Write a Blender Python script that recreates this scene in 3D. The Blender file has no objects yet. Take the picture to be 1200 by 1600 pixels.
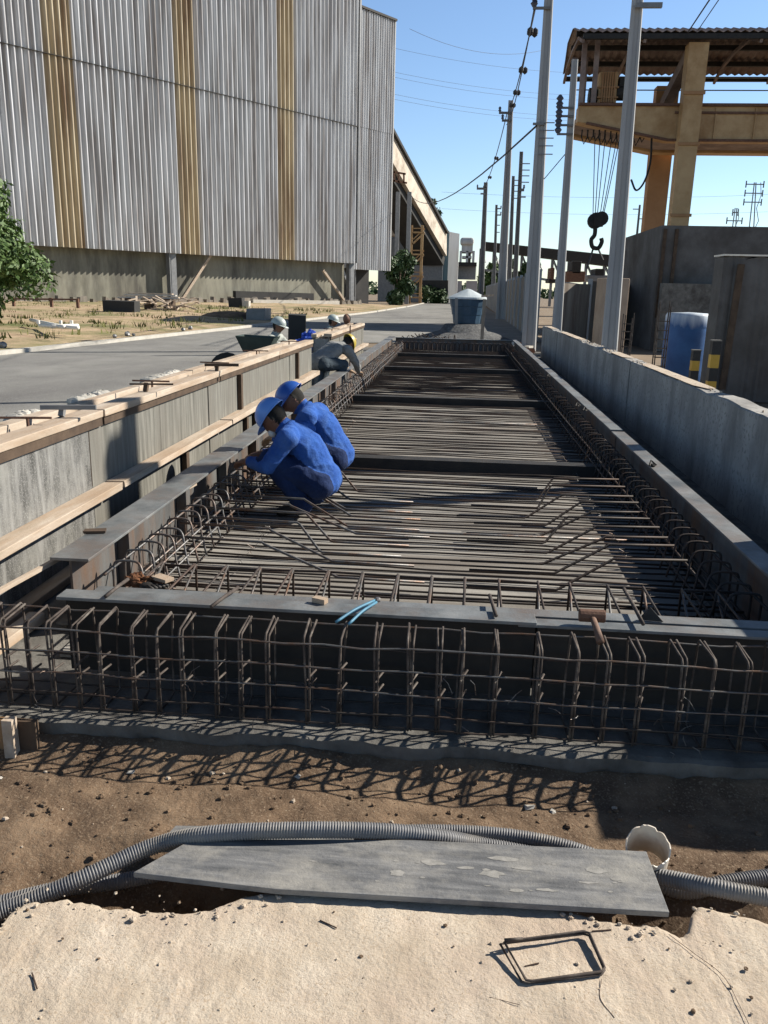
import bpy, bmesh, math, random
import numpy as np
from mathutils import Vector, Matrix, noise
R = math.radians
random.seed(7)
S = bpy.context.scene
COL = S.collection
PI = math.pi

# ------------------------------------------------------------------ camera
CAMH, FPX = 1.65, 1280.0
def _basis(yaw, pitch, roll):
    y, p, r = R(yaw), R(pitch), R(roll)
    F = Vector((-math.sin(y)*math.cos(p), math.cos(y)*math.cos(p), -math.sin(p)))
    R0 = Vector((math.cos(y), math.sin(y), 0)); U0 = R0.cross(F)
    return F, R0*math.cos(r)+U0*math.sin(r), -R0*math.sin(r)+U0*math.cos(r)
CF, CR, CU = _basis(4.749, 15.151, 1.3)
cam = bpy.data.cameras.new('camera'); camo = bpy.data.objects.new('camera', cam); COL.objects.link(camo)
M3 = Matrix((CR, CU, -CF)).transposed()
camo.matrix_world = Matrix.Translation((0, 0, CAMH)) @ M3.to_4x4()
cam.sensor_fit = 'VERTICAL'; cam.sensor_height = 36; cam.sensor_width = 27
cam.lens = FPX/1600*36; cam.clip_start = .05; cam.clip_end = 6000
S.camera = camo

# ------------------------------------------------------------------ sun, sky, exposure
SUNV = Vector((1.32, .60, 1.0)).normalized()
sun_el = math.asin(SUNV.z); sun_az = math.atan2(SUNV.x, SUNV.y)
w = bpy.data.worlds.new('World'); S.world = w; w.use_nodes = True
nt = w.node_tree; nt.nodes.clear()
sky = nt.nodes.new('ShaderNodeTexSky'); sky.sky_type = 'NISHITA'; sky.sun_disc = False
sky.sun_elevation = sun_el; sky.sun_rotation = sun_az
sky.air_density = 1.0; sky.dust_density = .15; sky.ozone_density = 3.5; sky.altitude = 0
bg = nt.nodes.new('ShaderNodeBackground'); bg.inputs[1].default_value = .085
wo = nt.nodes.new('ShaderNodeOutputWorld')
tint = nt.nodes.new('ShaderNodeMixRGB'); tint.blend_type = 'MULTIPLY'; tint.inputs[0].default_value = 1; tint.inputs[2].default_value = (1.13, 1.14, 1.17, 1)
nt.links.new(sky.outputs[0], tint.inputs[1]); tcw = nt.nodes.new('ShaderNodeTexCoord'); sxw = nt.nodes.new('ShaderNodeSeparateXYZ'); nt.links.new(tcw.outputs['Generated'], sxw.inputs[0])
mrw = nt.nodes.new('ShaderNodeMapRange'); mrw.inputs['From Min'].default_value = .30; mrw.inputs['From Max'].default_value = .65; mrw.inputs['To Min'].default_value = 1; mrw.inputs['To Max'].default_value = .30
nt.links.new(sxw.outputs['Z'], mrw.inputs[0])
deep = nt.nodes.new('ShaderNodeMixRGB'); deep.blend_type = 'MULTIPLY'; deep.inputs[0].default_value = 1
nt.links.new(tint.outputs[0], deep.inputs[1]); nt.links.new(mrw.outputs[0], deep.inputs[2]); nt.links.new(deep.outputs[0], bg.inputs[0]); nt.links.new(bg.outputs[0], wo.inputs[0])
sl = bpy.data.lights.new('sun', 'SUN'); sl.energy = 5.0; sl.angle = R(.5); sl.color = (1.0, .94, .84)
so = bpy.data.objects.new('sun', sl); COL.objects.link(so)
so.rotation_euler = SUNV.to_track_quat('Z', 'Y').to_euler()
S.view_settings.view_transform = 'Standard'; S.view_settings.look = 'None'
S.view_settings.exposure = 0.75; S.view_settings.gamma = 1
S.view_settings.use_curve_mapping = False

# ------------------------------------------------------------------ helpers
def _ray(px, py): return CF + CR*((px-600)/FPX) - CU*((py-800)/FPX)
def onz(px, py, z): d = _ray(px, py); return Vector((0, 0, CAMH)) + d*((z-CAMH)/d.z)
def onx(px, py, x): d = _ray(px, py); return Vector((0, 0, CAMH)) + d*(x/d.x)
def ony(px, py, y): d = _ray(px, py); return Vector((0, 0, CAMH)) + d*(y/d.y)

def mat(name, cols, scale=4, rough=.85, bump=.25, bscale=None, metallic=0., stretch=(1, 1, 1), detail=6,
        spec=.3, stain=None, sscale=.6, sstretch=None, bdist=.01, contrast=(.3, .7), speck=None, spscale=160):
    m = bpy.data.materials.new(name); m.use_nodes = True
    n, l = m.node_tree.nodes, m.node_tree.links
    b = n['Principled BSDF']; b.inputs['Roughness'].default_value = rough
    b.inputs['Metallic'].default_value = metallic
    b.inputs['Specular IOR Level'].default_value = spec
    tc = n.new('ShaderNodeTexCoord'); mp = n.new('ShaderNodeMapping'); mp.inputs['Scale'].default_value = stretch
    l.new(tc.outputs['Object'], mp.inputs[0])
    no = n.new('ShaderNodeTexNoise'); no.inputs['Scale'].default_value = scale; no.inputs['Detail'].default_value = detail
    no.inputs['Roughness'].default_value = .62
    l.new(mp.outputs[0], no.inputs['Vector'])
    cr = n.new('ShaderNodeValToRGB'); l.new(no.outputs[0], cr.inputs[0])
    e = cr.color_ramp.elements
    k = len(cols)
    while len(e) < k: e.new(.5)
    for i, c in enumerate(cols):
        e[i].position = contrast[0]+(contrast[1]-contrast[0])*i/max(1, k-1); e[i].color = (*c, 1)
    out = cr.outputs[0]
    if stain:
        mp2 = n.new('ShaderNodeMapping'); mp2.inputs['Scale'].default_value = sstretch or stretch
        mp2.inputs['Location'].default_value = (3.1, 7.7, 1.3)
        l.new(tc.outputs['Object'], mp2.inputs[0])
        n2 = n.new('ShaderNodeTexNoise'); n2.inputs['Scale'].default_value = sscale; n2.inputs['Detail'].default_value = 8
        n2.inputs['Roughness'].default_value = .7
        l.new(mp2.outputs[0], n2.inputs['Vector'])
        r2 = n.new('ShaderNodeValToRGB'); l.new(n2.outputs[0], r2.inputs[0])
        r2.color_ramp.elements[0].position = .45; r2.color_ramp.elements[1].position = .68
        mx = n.new('ShaderNodeMixRGB'); mx.inputs[2].default_value = (*stain, 1)
        l.new(r2.outputs[0], mx.inputs[0]); l.new(out, mx.inputs[1]); out = mx.outputs[0]
    if speck:
        n3 = n.new('ShaderNodeTexNoise'); n3.inputs['Scale'].default_value = spscale; n3.inputs['Detail'].default_value = 3
        l.new(tc.outputs['Object'], n3.inputs['Vector'])
        r3 = n.new('ShaderNodeValToRGB'); l.new(n3.outputs[0], r3.inputs[0])
        r3.color_ramp.elements[0].position = .55; r3.color_ramp.elements[1].position = .66
        mx3 = n.new('ShaderNodeMixRGB'); mx3.inputs[2].default_value = (*speck, 1)
        l.new(r3.outputs[0], mx3.inputs[0]); l.new(out, mx3.inputs[1]); out = mx3.outputs[0]
    l.new(out, b.inputs['Base Color'])
    if bump:
        nb = n.new('ShaderNodeTexNoise'); nb.inputs['Scale'].default_value = bscale or scale*6; nb.inputs['Detail'].default_value = 8
        nb.inputs['Roughness'].default_value = .7
        l.new(mp.outputs[0] if bscale is None else tc.outputs['Object'], nb.inputs['Vector'])
        bp = n.new('ShaderNodeBump'); bp.inputs['Strength'].default_value = bump; bp.inputs['Distance'].default_value = bdist
        l.new(nb.outputs[0], bp.inputs['Height']); l.new(bp.outputs[0], b.inputs['Normal'])
    return m

class MB:
    def __init__(s): s.v = []; s.f = []; s.mi = []
    def add(s, vs, fs, mi=0):
        o = len(s.v); s.v += [tuple(v) for v in vs]; s.f += [tuple(i+o for i in f) for f in fs]; s.mi += [mi]*len(fs)
        return s
    def box(s, lo, hi, rz=0, mi=0, jit=0):
        c = [(lo[i]+hi[i])/2 for i in range(3)]; h = [(hi[i]-lo[i])/2 for i in range(3)]
        vs = []
        for dx in (-1, 1):
            for dy in (-1, 1):
                for dz in (-1, 1):
                    x, y, z = dx*h[0], dy*h[1], dz*h[2]
                    if jit: x += random.uniform(-jit, jit); y += random.uniform(-jit, jit); z += random.uniform(-jit, jit)
                    if rz: x, y = x*math.cos(rz)-y*math.sin(rz), x*math.sin(rz)+y*math.cos(rz)
                    vs.append((c[0]+x, c[1]+y, c[2]+z))
        return s.add(vs, [(0, 1, 3, 2), (4, 6, 7, 5), (0, 4, 5, 1), (2, 3, 7, 6), (0, 2, 6, 4), (1, 5, 7, 3)], mi)
    def beam(s, a, b, wd, ht, up=(0, 0, 1), mi=0):
        a, b = Vector(a), Vector(b); d = (b-a).normalized(); u = Vector(up); sd = d.cross(u)
        if sd.length < 1e-4: sd = d.cross(Vector((1, 0, 0)))
        sd.normalize(); u = sd.cross(d)
        vs = []
        for p in (a, b):
            for x, y in ((-1, -1), (1, -1), (1, 1), (-1, 1)): vs.append(p+sd*x*wd/2+u*y*ht/2)
        return s.add(vs, [(0, 1, 2, 3), (7, 6, 5, 4), (0, 4, 5, 1), (1, 5, 6, 2), (2, 6, 7, 3), (3, 7, 4, 0)], mi)
    def tube(s, path, r, n=8, closed=False, mi=0, cap=True):
        P = [Vector(p) for p in path]; k = len(P)
        rr = r if isinstance(r, (list, tuple)) else [r]*k
        vs = []; prev = None
        for i, p in enumerate(P):
            if closed: t = (P[(i+1) % k]-P[i-1])
            else: t = P[min(i+1, k-1)]-P[max(i-1, 0)]
            t.normalize()
            if prev is None:
                q = Vector((0, 0, 1)) if abs(t.z) < .9 else Vector((1, 0, 0))
                a = t.cross(q).normalized()
            else:
                a = prev-t*prev.dot(t)
                if a.length < 1e-5: a = t.orthogonal()
                a.normalize()
            prev = a; b = t.cross(a)
            for j in range(n):
                an = 2*PI*j/n; vs.append(p+a*math.cos(an)*rr[i]+b*math.sin(an)*rr[i])
        fs = []
        for i in range(k if closed else k-1):
            for j in range(n):
                i2 = (i+1) % k; fs.append((i*n+j, i*n+(j+1) % n, i2*n+(j+1) % n, i2*n+j))
        if cap and not closed: fs += [tuple(range(n))[::-1], tuple((k-1)*n+j for j in range(n))]
        return s.add(vs, fs, mi)
    def lathe(s, prof, c=(0, 0, 0), n=24, mi=0, M=None):
        vs = []; fs = []
        for r, z in prof:
            for j in range(n):
                an = 2*PI*j/n; v = Vector((r*math.cos(an), r*math.sin(an), z))
                if M: v = M @ v
                vs.append((v.x+c[0], v.y+c[1], v.z+c[2]))
        for i in range(len(prof)-1):
            for j in range(n): fs.append((i*n+j, i*n+(j+1) % n, (i+1)*n+(j+1) % n, (i+1)*n+j))
        return s.add(vs, fs, mi)
    def prism(s, poly, ext, mi=0):
        k = len(poly); e = Vector(ext); P = [Vector(p) for p in poly]
        vs = P+[p+e for p in P]
        fs = [tuple(range(k)), tuple(range(2*k-1, k-1, -1))]+[(i, i+k, (i+1) % k+k, (i+1) % k) for i in range(k)]
        return s.add(vs, fs, mi)
    def ball(s, c, rad, n=8, m=6, mi=0, jit=0, M=None):
        vs = []
        for i in range(m+1):
            th = PI*i/m
            for j in range(n):
                ph = 2*PI*j/n
                k = 1+random.uniform(-jit, jit)
                v = Vector((rad[0]*math.sin(th)*math.cos(ph)*k, rad[1]*math.sin(th)*math.sin(ph)*k, rad[2]*math.cos(th)*k))
                if M: v = M @ v
                vs.append((v.x+c[0], v.y+c[1], v.z+c[2]))
        fs = [(i*n+j, (i+1)*n+j, (i+1)*n+(j+1) % n, i*n+(j+1) % n) for i in range(m) for j in range(n)]
        return s.add(vs, fs, mi)
    def build(s, name, m, parent=None, smooth=False, loc=None, bevel=0):
        me = bpy.data.meshes.new(name)
        o = bpy.data.objects.new(name, me); COL.objects.link(o)
        off = Vector((0, 0, 0))
        if parent is not None:
            o.parent = parent
            p = parent
            while p is not None: off += p.location; p = p.parent
        if loc is not None:
            if parent is None: off = Vector(loc); o.location = loc
        me.from_pydata([(v[0]-off.x, v[1]-off.y, v[2]-off.z) for v in s.v], [], s.f)
        for mm in (m if isinstance(m, (list, tuple)) else [m]): me.materials.append(mm)
        if any(s.mi): me.polygons.foreach_set('material_index', s.mi)
        me.validate()
        bm = bmesh.new(); bm.from_mesh(me); bmesh.ops.recalc_face_normals(bm, faces=bm.faces); bm.to_mesh(me); bm.free()
        if smooth: me.polygons.foreach_set('use_smooth', [True]*len(me.polygons))
        if bevel:
            b = o.modifiers.new('bevel', 'BEVEL'); b.width = bevel; b.segments = 2; b.limit_method = 'ANGLE'
        return o

def tag(o, label=None, cat=None, group=None, kind=None):
    if label: o['label'] = label
    if cat: o['category'] = cat
    if group: o['group'] = group
    if kind: o['kind'] = kind
    return o
def thing(name, label, cat, loc=(0, 0, 0), group=None):
    o = bpy.data.objects.new(name, None); COL.objects.link(o); o.location = loc; o.empty_display_size = .2
    return tag(o, label, cat, group)
def dup(root, loc, label=None, rz=None, scale=None):
    r = root.copy(); COL.objects.link(r); r.location = loc
    if rz is not None: r.rotation_euler.z = rz
    if scale: r.scale = scale
    if label: r['label'] = label
    for c in list(root.children):
        k = c.copy(); COL.objects.link(k); k.parent = r
        for g in c.children: h = g.copy(); COL.objects.link(h); h.parent = k
    return r
def rnd(a, b): return random.uniform(a, b)
def lerp(a, b, t): return a+(b-a)*t
def catmull(P, n=10):
    P = [Vector(p) for p in P]; Q = [P[0]*2-P[1]]+P+[P[-1]*2-P[-2]]; out = []
    for i in range(1, len(Q)-2):
        for k in range(n):
            t = k/n; a, b, c, d = Q[i-1], Q[i], Q[i+1], Q[i+2]
            out.append(.5*((2*b)+(c-a)*t+(2*a-5*b+4*c-d)*t*t+(-a+3*b-3*c+d)*t**3))
    out.append(P[-1]); return out

# ------------------------------------------------------------------ materials
m_dirt = mat('dirt', [(.095, .06, .036), (.18, .12, .075), (.25, .175, .112)], 5, .95, .9, 26, stain=(.085, .055, .035), sscale=2.4, bdist=.015, speck=(.23, .17, .115), spscale=120)
m_ground = mat('earth', [(.16, .12, .08), (.26, .20, .14)], .7, .95, .4, 8)
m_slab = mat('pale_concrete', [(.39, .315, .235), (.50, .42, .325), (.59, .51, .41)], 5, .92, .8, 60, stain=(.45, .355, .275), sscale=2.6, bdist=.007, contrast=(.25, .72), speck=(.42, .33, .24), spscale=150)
m_apron = mat('grey_concrete', [(.10, .095, .085), (.20, .19, .17)], 7, .9, .6, 45, stain=(.06, .052, .045), sscale=2.2, bdist=.01)
m_road = mat('asphalt', [(.16, .155, .145), (.225, .22, .20), (.27, .26, .24)], .8, .9, .3, 50, stain=(.13, .125, .118), sscale=.25, sstretch=(1, .3, 1), speck=(.26, .25, .235), spscale=70)
m_verge = mat('dry_soil', [(.30, .20, .13), (.42, .31, .20), (.22, .19, .09)], .5, .95, .6, 6, stain=(.10, .12, .035), sscale=.35, bdist=.05)
m_grass = mat('grass', [(.08, .10, .025), (.16, .15, .05)], 3, .9, 0)
m_kerb = mat('kerb_stone', [(.38, .36, .31), (.50, .47, .42)], 3, .9, .3)
m_clad = mat('fibre_cement_sheet', [(.33, .335, .34), (.50, .51, .52), (.64, .65, .665)], 3.4, .8, .15, 14, stretch=(1, 1, .025),
             stain=(.21, .18, .16), sscale=1.9, sstretch=(1, 1, .05), contrast=(.30, .66))
m_yel = mat('yellowed_sheet', [(.30, .235, .15), (.58, .50, .35)], 1.2, .7, .1, 14, stretch=(1, 1, .06), stain=(.20, .13, .08), sscale=1.2, sstretch=(1, 1, .10))
m_base = mat('stained_concrete', [(.15, .142, .11), (.25, .24, .19), (.20, .19, .15)], .8, .9, .3, 10, stretch=(1, 1, .35), stain=(.075, .07, .06), sscale=.35, sstretch=(1, 1, .2))
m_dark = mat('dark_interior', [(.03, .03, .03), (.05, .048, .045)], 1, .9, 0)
m_steelg = mat('grey_steel', [(.16, .165, .17), (.24, .24, .24)], 3, .5, .1, metallic=.3)
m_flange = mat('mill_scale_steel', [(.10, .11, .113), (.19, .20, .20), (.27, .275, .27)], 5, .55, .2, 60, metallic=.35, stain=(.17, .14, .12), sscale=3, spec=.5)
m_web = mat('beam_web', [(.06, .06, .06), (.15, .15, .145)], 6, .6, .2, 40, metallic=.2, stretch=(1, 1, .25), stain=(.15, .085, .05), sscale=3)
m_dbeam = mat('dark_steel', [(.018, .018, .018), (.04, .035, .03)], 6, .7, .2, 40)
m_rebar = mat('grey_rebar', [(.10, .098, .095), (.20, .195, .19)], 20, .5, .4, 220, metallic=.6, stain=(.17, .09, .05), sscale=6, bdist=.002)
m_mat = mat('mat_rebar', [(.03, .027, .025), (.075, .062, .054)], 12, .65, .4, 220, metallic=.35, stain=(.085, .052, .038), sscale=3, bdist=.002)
m_rust = mat('rusty_rebar', [(.035, .028, .024), (.078, .062, .053), (.16, .14, .12)], 14, .75, .4, 220, metallic=.25, bdist=.002)
m_rusty = mat('rusted_steel', [(.10, .052, .036), (.18, .10, .065)], 8, .85, .4, 50)
m_floor = mat('floor_planks', [(.15, .14, .125), (.25, .235, .21), (.345, .325, .29)], 4, .85, .3, 40, stretch=(.35, 2.2, 1), stain=(.15, .13, .11), sscale=1.2)
m_ply = mat('film_faced_plywood', [(.05, .049, .045), (.115, .112, .105), (.27, .265, .25)], 22, .7, .25, 90, stretch=(1, 1, .14), stain=(.23, .225, .205), sscale=6, sstretch=(1, 1, .6), contrast=(.30, .70), detail=12, speck=(.24, .235, .22), spscale=130)
m_ply2 = mat('aged_plywood', [(.085, .083, .07), (.155, .15, .13), (.25, .24, .21)], 20, .8, .2, 60, stretch=(1, 1, .08), stain=(.15, .14, .12), sscale=3, sstretch=(1, 1, .15))
m_wood = mat('raw_pine', [(.30, .235, .17), (.43, .35, .27), (.52, .45, .37)], 5, .85, .3, 50, stretch=(2.5, .4, 2.5), stain=(.35, .25, .17), sscale=3)
m_woodd = mat('dark_wood', [(.05, .034, .024), (.11, .075, .05)], 6, .9, .3, 50)
m_board = mat('scuffed_board', [(.065, .067, .07), (.145, .146, .148), (.26, .257, .25)], 15, .55, .3, 90, stretch=(.30, 2.4, 1), stain=(.30, .285, .255), sscale=5.5, sstretch=(.8, 1.1, 1), contrast=(.28, .74), detail=12)
m_wall = mat('cast_wall', [(.27, .26, .24), (.42, .40, .37)], 3, .9, .4, 30, stretch=(1, .7, .6), stain=(.19, .18, .165), sscale=2.2, sstretch=(1, 1, .35), bdist=.006, speck=(.22, .21, .195), spscale=28)
m_block = mat('dark_block_wall', [(.095, .09, .085), (.15, .145, .14)], 2, .9, .4, 12, stain=(.065, .058, .052), sscale=.5)
m_pole = mat('concrete_pole', [(.30, .30, .30), (.40, .40, .395)], 2, .9, .2, 30, stretch=(1, 1, .3))
m_poled = mat('old_pole', [(.12, .12, .12), (.19, .19, .19)], 2, .9, .2, 30)
m_fence = mat('precast_fence', [(.20, .175, .145), (.30, .27, .225)], 2.5, .9, .3, 20, stretch=(1, 3, .3), stain=(.13, .10, .08), sscale=1.2)
m_gyel = mat('crane_paint', [(.42, .26, .12), (.54, .36, .185)], 1, .6, .1, 8, stain=(.30, .16, .06), sscale=.5)
m_gor = mat('crane_undercoat', [(.33, .17, .075), (.42, .23, .11)], 1, .7, .1, 8)
m_roof = mat('rusty_roofing', [(.20, .15, .13), (.32, .25, .22)], 1.2, .8, .2, 8, stain=(.10, .06, .05), sscale=.4)
m_hose = mat('grey_conduit', [(.13, .13, .135), (.20, .20, .205)], 12, .5, .1, 80, stain=(.26, .24, .21), sscale=5)
m_white = mat('white_plastic', [(.70, .66, .58), (.80, .78, .72)], 12, .5, .1)
m_blue = mat('blue_fibreglass', [(.03, .065, .11), (.05, .10, .16)], 4, .45, .1, stain=(.04, .07, .10), sscale=2)
m_bluet = mat('blue_tank', [(.02, .07, .20), (.03, .10, .27)], 3, .5, .1, stain=(.02, .05, .15), sscale=2)
m_lid = mat('pale_lid', [(.42, .48, .50), (.58, .62, .62)], 4, .5, .1)
m_shirt = mat('blue_work_shirt', [(.016, .065, .27), (.034, .115, .40)], 9, .95, .7, 34, stain=(.055, .13, .36), sscale=7, bdist=.02)
m_trous = mat('navy_trousers', [(.008, .018, .06), (.014, .032, .10)], 9, .95, .6, 30, bdist=.02)
m_skin = mat('brown_skin', [(.16, .075, .045), (.24, .12, .075)], 12, .6, .1, 60, spec=.4)
m_hair = mat('black_hair', [(.01, .009, .008), (.02, .018, .015)], 30, .9, .3)
m_hat = mat('light_blue_hard_hat', [(.10, .24, .60), (.13, .29, .68)], 3, .35, .0, spec=.6)
m_hat2 = mat('dark_blue_hard_hat', [(.015, .07, .30), (.025, .09, .36)], 3, .35, .0, spec=.6)
m_hatg = mat('grey_hard_hat', [(.32, .36, .33), (.42, .46, .43)], 3, .4, .0, spec=.6)
m_haty = mat('yellow_hard_hat', [(.42, .32, .05), (.50, .39, .08)], 3, .4, .0, spec=.6)
m_boot = mat('black_boot', [(.012, .011, .010), (.03, .026, .022)], 8, .6, .2)
m_glove = mat('leather_glove', [(.34, .22, .13), (.48, .34, .23)], 9, .9, .3)
m_grey = mat('grey_work_clothes', [(.28, .30, .27), (.42, .43, .39)], 8, .9, .6, 30, bdist=.02)
m_greyd = mat('dark_slate_trousers', [(.035, .05, .065), (.06, .08, .095)], 8, .9, .6, 30, bdist=.02)
m_cloth = mat('blue_tarp', [(.02, .06, .35), (.05, .12, .55)], 6, .7, .3)
m_leaf = mat('leaves', [(.025, .055, .012), (.07, .125, .028), (.14, .20, .06)], 7, .6, 0, spec=.4)
m_leafd = mat('dark_leaves', [(.014, .036, .010), (.05, .095, .025)], 5, .6, 0, spec=.4)
m_bark = mat('bark', [(.09, .065, .045), (.16, .12, .09)], 5, .95, .5)
m_black = mat('black_rubber', [(.012, .012, .012), (.025, .025, .025)], 5, .7, .1)
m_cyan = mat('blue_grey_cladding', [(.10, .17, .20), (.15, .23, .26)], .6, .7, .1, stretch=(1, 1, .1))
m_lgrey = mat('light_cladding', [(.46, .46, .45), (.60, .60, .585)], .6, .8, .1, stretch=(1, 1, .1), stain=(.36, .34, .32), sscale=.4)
m_beige = mat('beige_gallery_sheet', [(.46, .40, .33), (.60, .53, .43)], .5, .8, .1, 5, stain=(.27, .21, .15), sscale=.4)
m_pink = mat('pinkish_render', [(.36, .31, .30), (.44, .38, .37)], .6, .9, .1)
m_gravel = mat('gravel', [(.06, .06, .06), (.12, .12, .12), (.20, .20, .195)], 14, .95, 1., 30, bdist=.04)
m_brick = mat('red_brick', [(.35, .12, .06), (.45, .18, .09)], 8, .9, .3)
m_yb = mat('safety_yellow', [(.34, .21, .03), (.46, .29, .05)], 4, .6, .1)
m_blk = mat('safety_black', [(.015, .015, .015), (.03, .03, .03)], 4, .6, .1)
m_wire = mat('cable', [(.03, .03, .032), (.05, .05, .055)], 5, .6, 0)
m_ins = mat('insulator', [(.05, .06, .09), (.09, .10, .13)], 5, .3, 0)
m_tool = mat('tool_steel', [(.13, .12, .115), (.25, .24, .23)], 15, .5, .1, metallic=.7)
m_plier = mat('blue_plier_grip', [(.05, .16, .25), (.09, .24, .34)], 15, .5, .1)
m_rag = mat('brown_rag', [(.10, .04, .02), (.24, .11, .05)], 20, .95, .8, 60, bdist=.02)

m_splash = mat('dried_cement', [(.20, .195, .18), (.34, .325, .30)], 40, .9, .2)
# ================================================================== SETTING
# ground: one sheet to the horizon, with the dug trench in front of the apron
DZ = -.085
xs = [-4000, -900, -300, -120, -60, -30, -14, -9, -6, -5.98, -4, -2, 0, 2, 4, 6, 6.02, 10, 20, 50, 120, 400, 1200, 4000]
ys = [-500, -60, -20, -8, -4, -3.98, -1.5, 0, 1.5, 2.76, 2.78, 6, 12, 24, 50, 90, 140, 250, 500, 1200, 4500]
mb = MB(); vs = []
for y in ys:
    for x in xs:
        pit = (-6.001 < x < 6.001) and (-4.001 < y < 2.761)
        inner = (-5.99 < x < 5.99) and (-3.99 < y < 2.761)
        vs.append((x, y, -.34 if inner else -.02))
nx = len(xs)
mb.add(vs, [(j*nx+i, j*nx+i+1, (j+1)*nx+i+1, (j+1)*nx+i) for j in range(len(ys)-1) for i in range(nx-1)])
g = mb.build('ground', m_ground); tag(g, kind='structure')

def hf(x, y):
    return (noise.fractal(Vector((x*1.7, y*1.7, 3.3)), 1.0, 2.0, 5)*.035 + noise.fractal(Vector((x*9, y*9, 1.3)), 1.0, 2.0, 4)*.012)
def sheet(name, m, x0, x1, y0, y1, st, fz, kind='structure'):
    nx = int((x1-x0)/st)+1; ny = int((y1-y0)/st)+1
    vs = [(x0+(x1-x0)*i/(nx-1), y0+(y1-y0)*j/(ny-1)) for j in range(ny) for i in range(nx)]
    mb = MB(); mb.add([(x, y, fz(x, y)) for x, y in vs], [(j*nx+i, j*nx+i+1, (j+1)*nx+i+1, (j+1)*nx+i) for j in range(ny-1) for i in range(nx-1)])
    o = mb.build(name, m, smooth=True); tag(o, kind=kind); return o
def trench_z(x, y):
    g_ = max(0, min(1, (2.22-y)/.22)); m_ = math.exp(-((x+.62)/.38)**2)+.75*math.exp(-((x-.60)/.22)**2)
    return DZ + .045*max(0, min(1, (y-2.58)/.14)) + hf(x, y)*(.7+.3*g_) - .05*g_ - .13*g_*min(1, m_)
sheet('dirt_trench', m_dirt, -3.2, 3.2, .9, 2.80, .016, trench_z)

# near concrete slab with a ragged front edge (photographer's side)
edge_px = [(-260, 1500), (-60, 1460), (0, 1448), (22, 1420), (42, 1408), (100, 1402), (150, 1409), (220, 1420), (290, 1422), (330, 1416), (380, 1398), (430, 1388), (520, 1384), (640, 1384), (760, 1390), (850, 1400), (880, 1418), (920, 1428), (960, 1436), (1000, 1441), (1036, 1447), (1062, 1458), (1074, 1446), (1080, 1428), (1092, 1414), (1130, 1418), (1200, 1440), (1330, 1470), (1500, 1520)]
edge = [onz(px, py, 0.0) for px, py in edge_px]
ex = []; 
E2 = []
for i in range(len(edge)-1):
    for k in range(16):
        t = k/16; p = edge[i].lerp(edge[i+1], t)
        p.y += noise.fractal(Vector((p.x*14, 5, 2)), 1, 2, 6)*.013+noise.noise(Vector((p.x*70, 5, 2)))*.004
        E2.append(p)
E2.append(edge[-1])
mb = MB(); NR = 90; vs = []; fs = []
for i, p in enumerate(E2):
    for j in range(NR+1):
        t = (j/NR)**1.0
        x = lerp(p.x, p.x*1.0, t); y = lerp(p.y, .55, t)
        z = noise.fractal(Vector((x*2.2, y*2.2, 0)), 1, 2, 4)*.005 + noise.fractal(Vector((x*22, y*22, 4)), 1, 2, 3)*.0028
        z -= .012*math.exp(-(p.y-y)/.007)
        vs.append((x, y, z))
for i in range(len(E2)-1):
    for j in range(NR): a = i*(NR+1)+j; fs.append((a, a+NR+1, a+NR+2, a+1))
mb.add(vs, fs)
o = len(mb.v); sk = []
for i, p in enumerate(E2):
    z0 = vs[i*(NR+1)][2]
    for k in range(7):
        t = k/6; sk.append((p.x, p.y+(noise.noise(Vector((p.x*12, t*4, 8)))*.02-.015)*min(1, t*3), lerp(z0, -.36, t)))
mb.add(sk, [(i*7+k, i*7+k+1, (i+1)*7+k+1, (i+1)*7+k) for i in range(len(E2)-1) for k in range(6)])
sl_ = mb.build('concrete_slab', m_slab, smooth=True); tag(sl_, kind='structure')
# rest of that slab, behind the camera
mb = MB(); mb.box((-3.5, -6, -.3), (3.5, .55, -.001)); tag(mb.build('rear_paving', m_slab), kind='structure')

# concrete apron under the platform, with a ragged cast edge
mb = MB(); N = 420; vs = []; fs = []
for i in range(N+1):
    x = -4.2+8.4*i/N
    e = 2.72+noise.fractal(Vector((x*3, 0, 0)), 1, 2, 6)*.024
    dz = noise.fractal(Vector((x*5, 3, 0)), 1, 2, 3)*.008
    vs += [(x, 3.3, .02), (x, e+.03, .02+dz), (x, e+.004*dz*100, .014+dz), (x, e+.004+noise.noise(Vector((x*20, 1, 0)))*.01, -.03+dz), (x, e+.02+noise.noise(Vector((x*14, 7, 0)))*.02, -.075), (x, e+.05, -.35)]
for i in range(N):
    for k in range(5): fs.append((i*6+k, i*6+k+1, (i+1)*6+k+1, (i+1)*6+k))
mb.add(vs, fs); mb.add([(-4.2, 3.3, .02), (4.2, 3.3, .02), (4.2, 24.4, .02), (-4.2, 24.4, .02)], [(0, 1, 2, 3)])
tag(mb.build('concrete_apron', m_apron), kind='structure')

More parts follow.
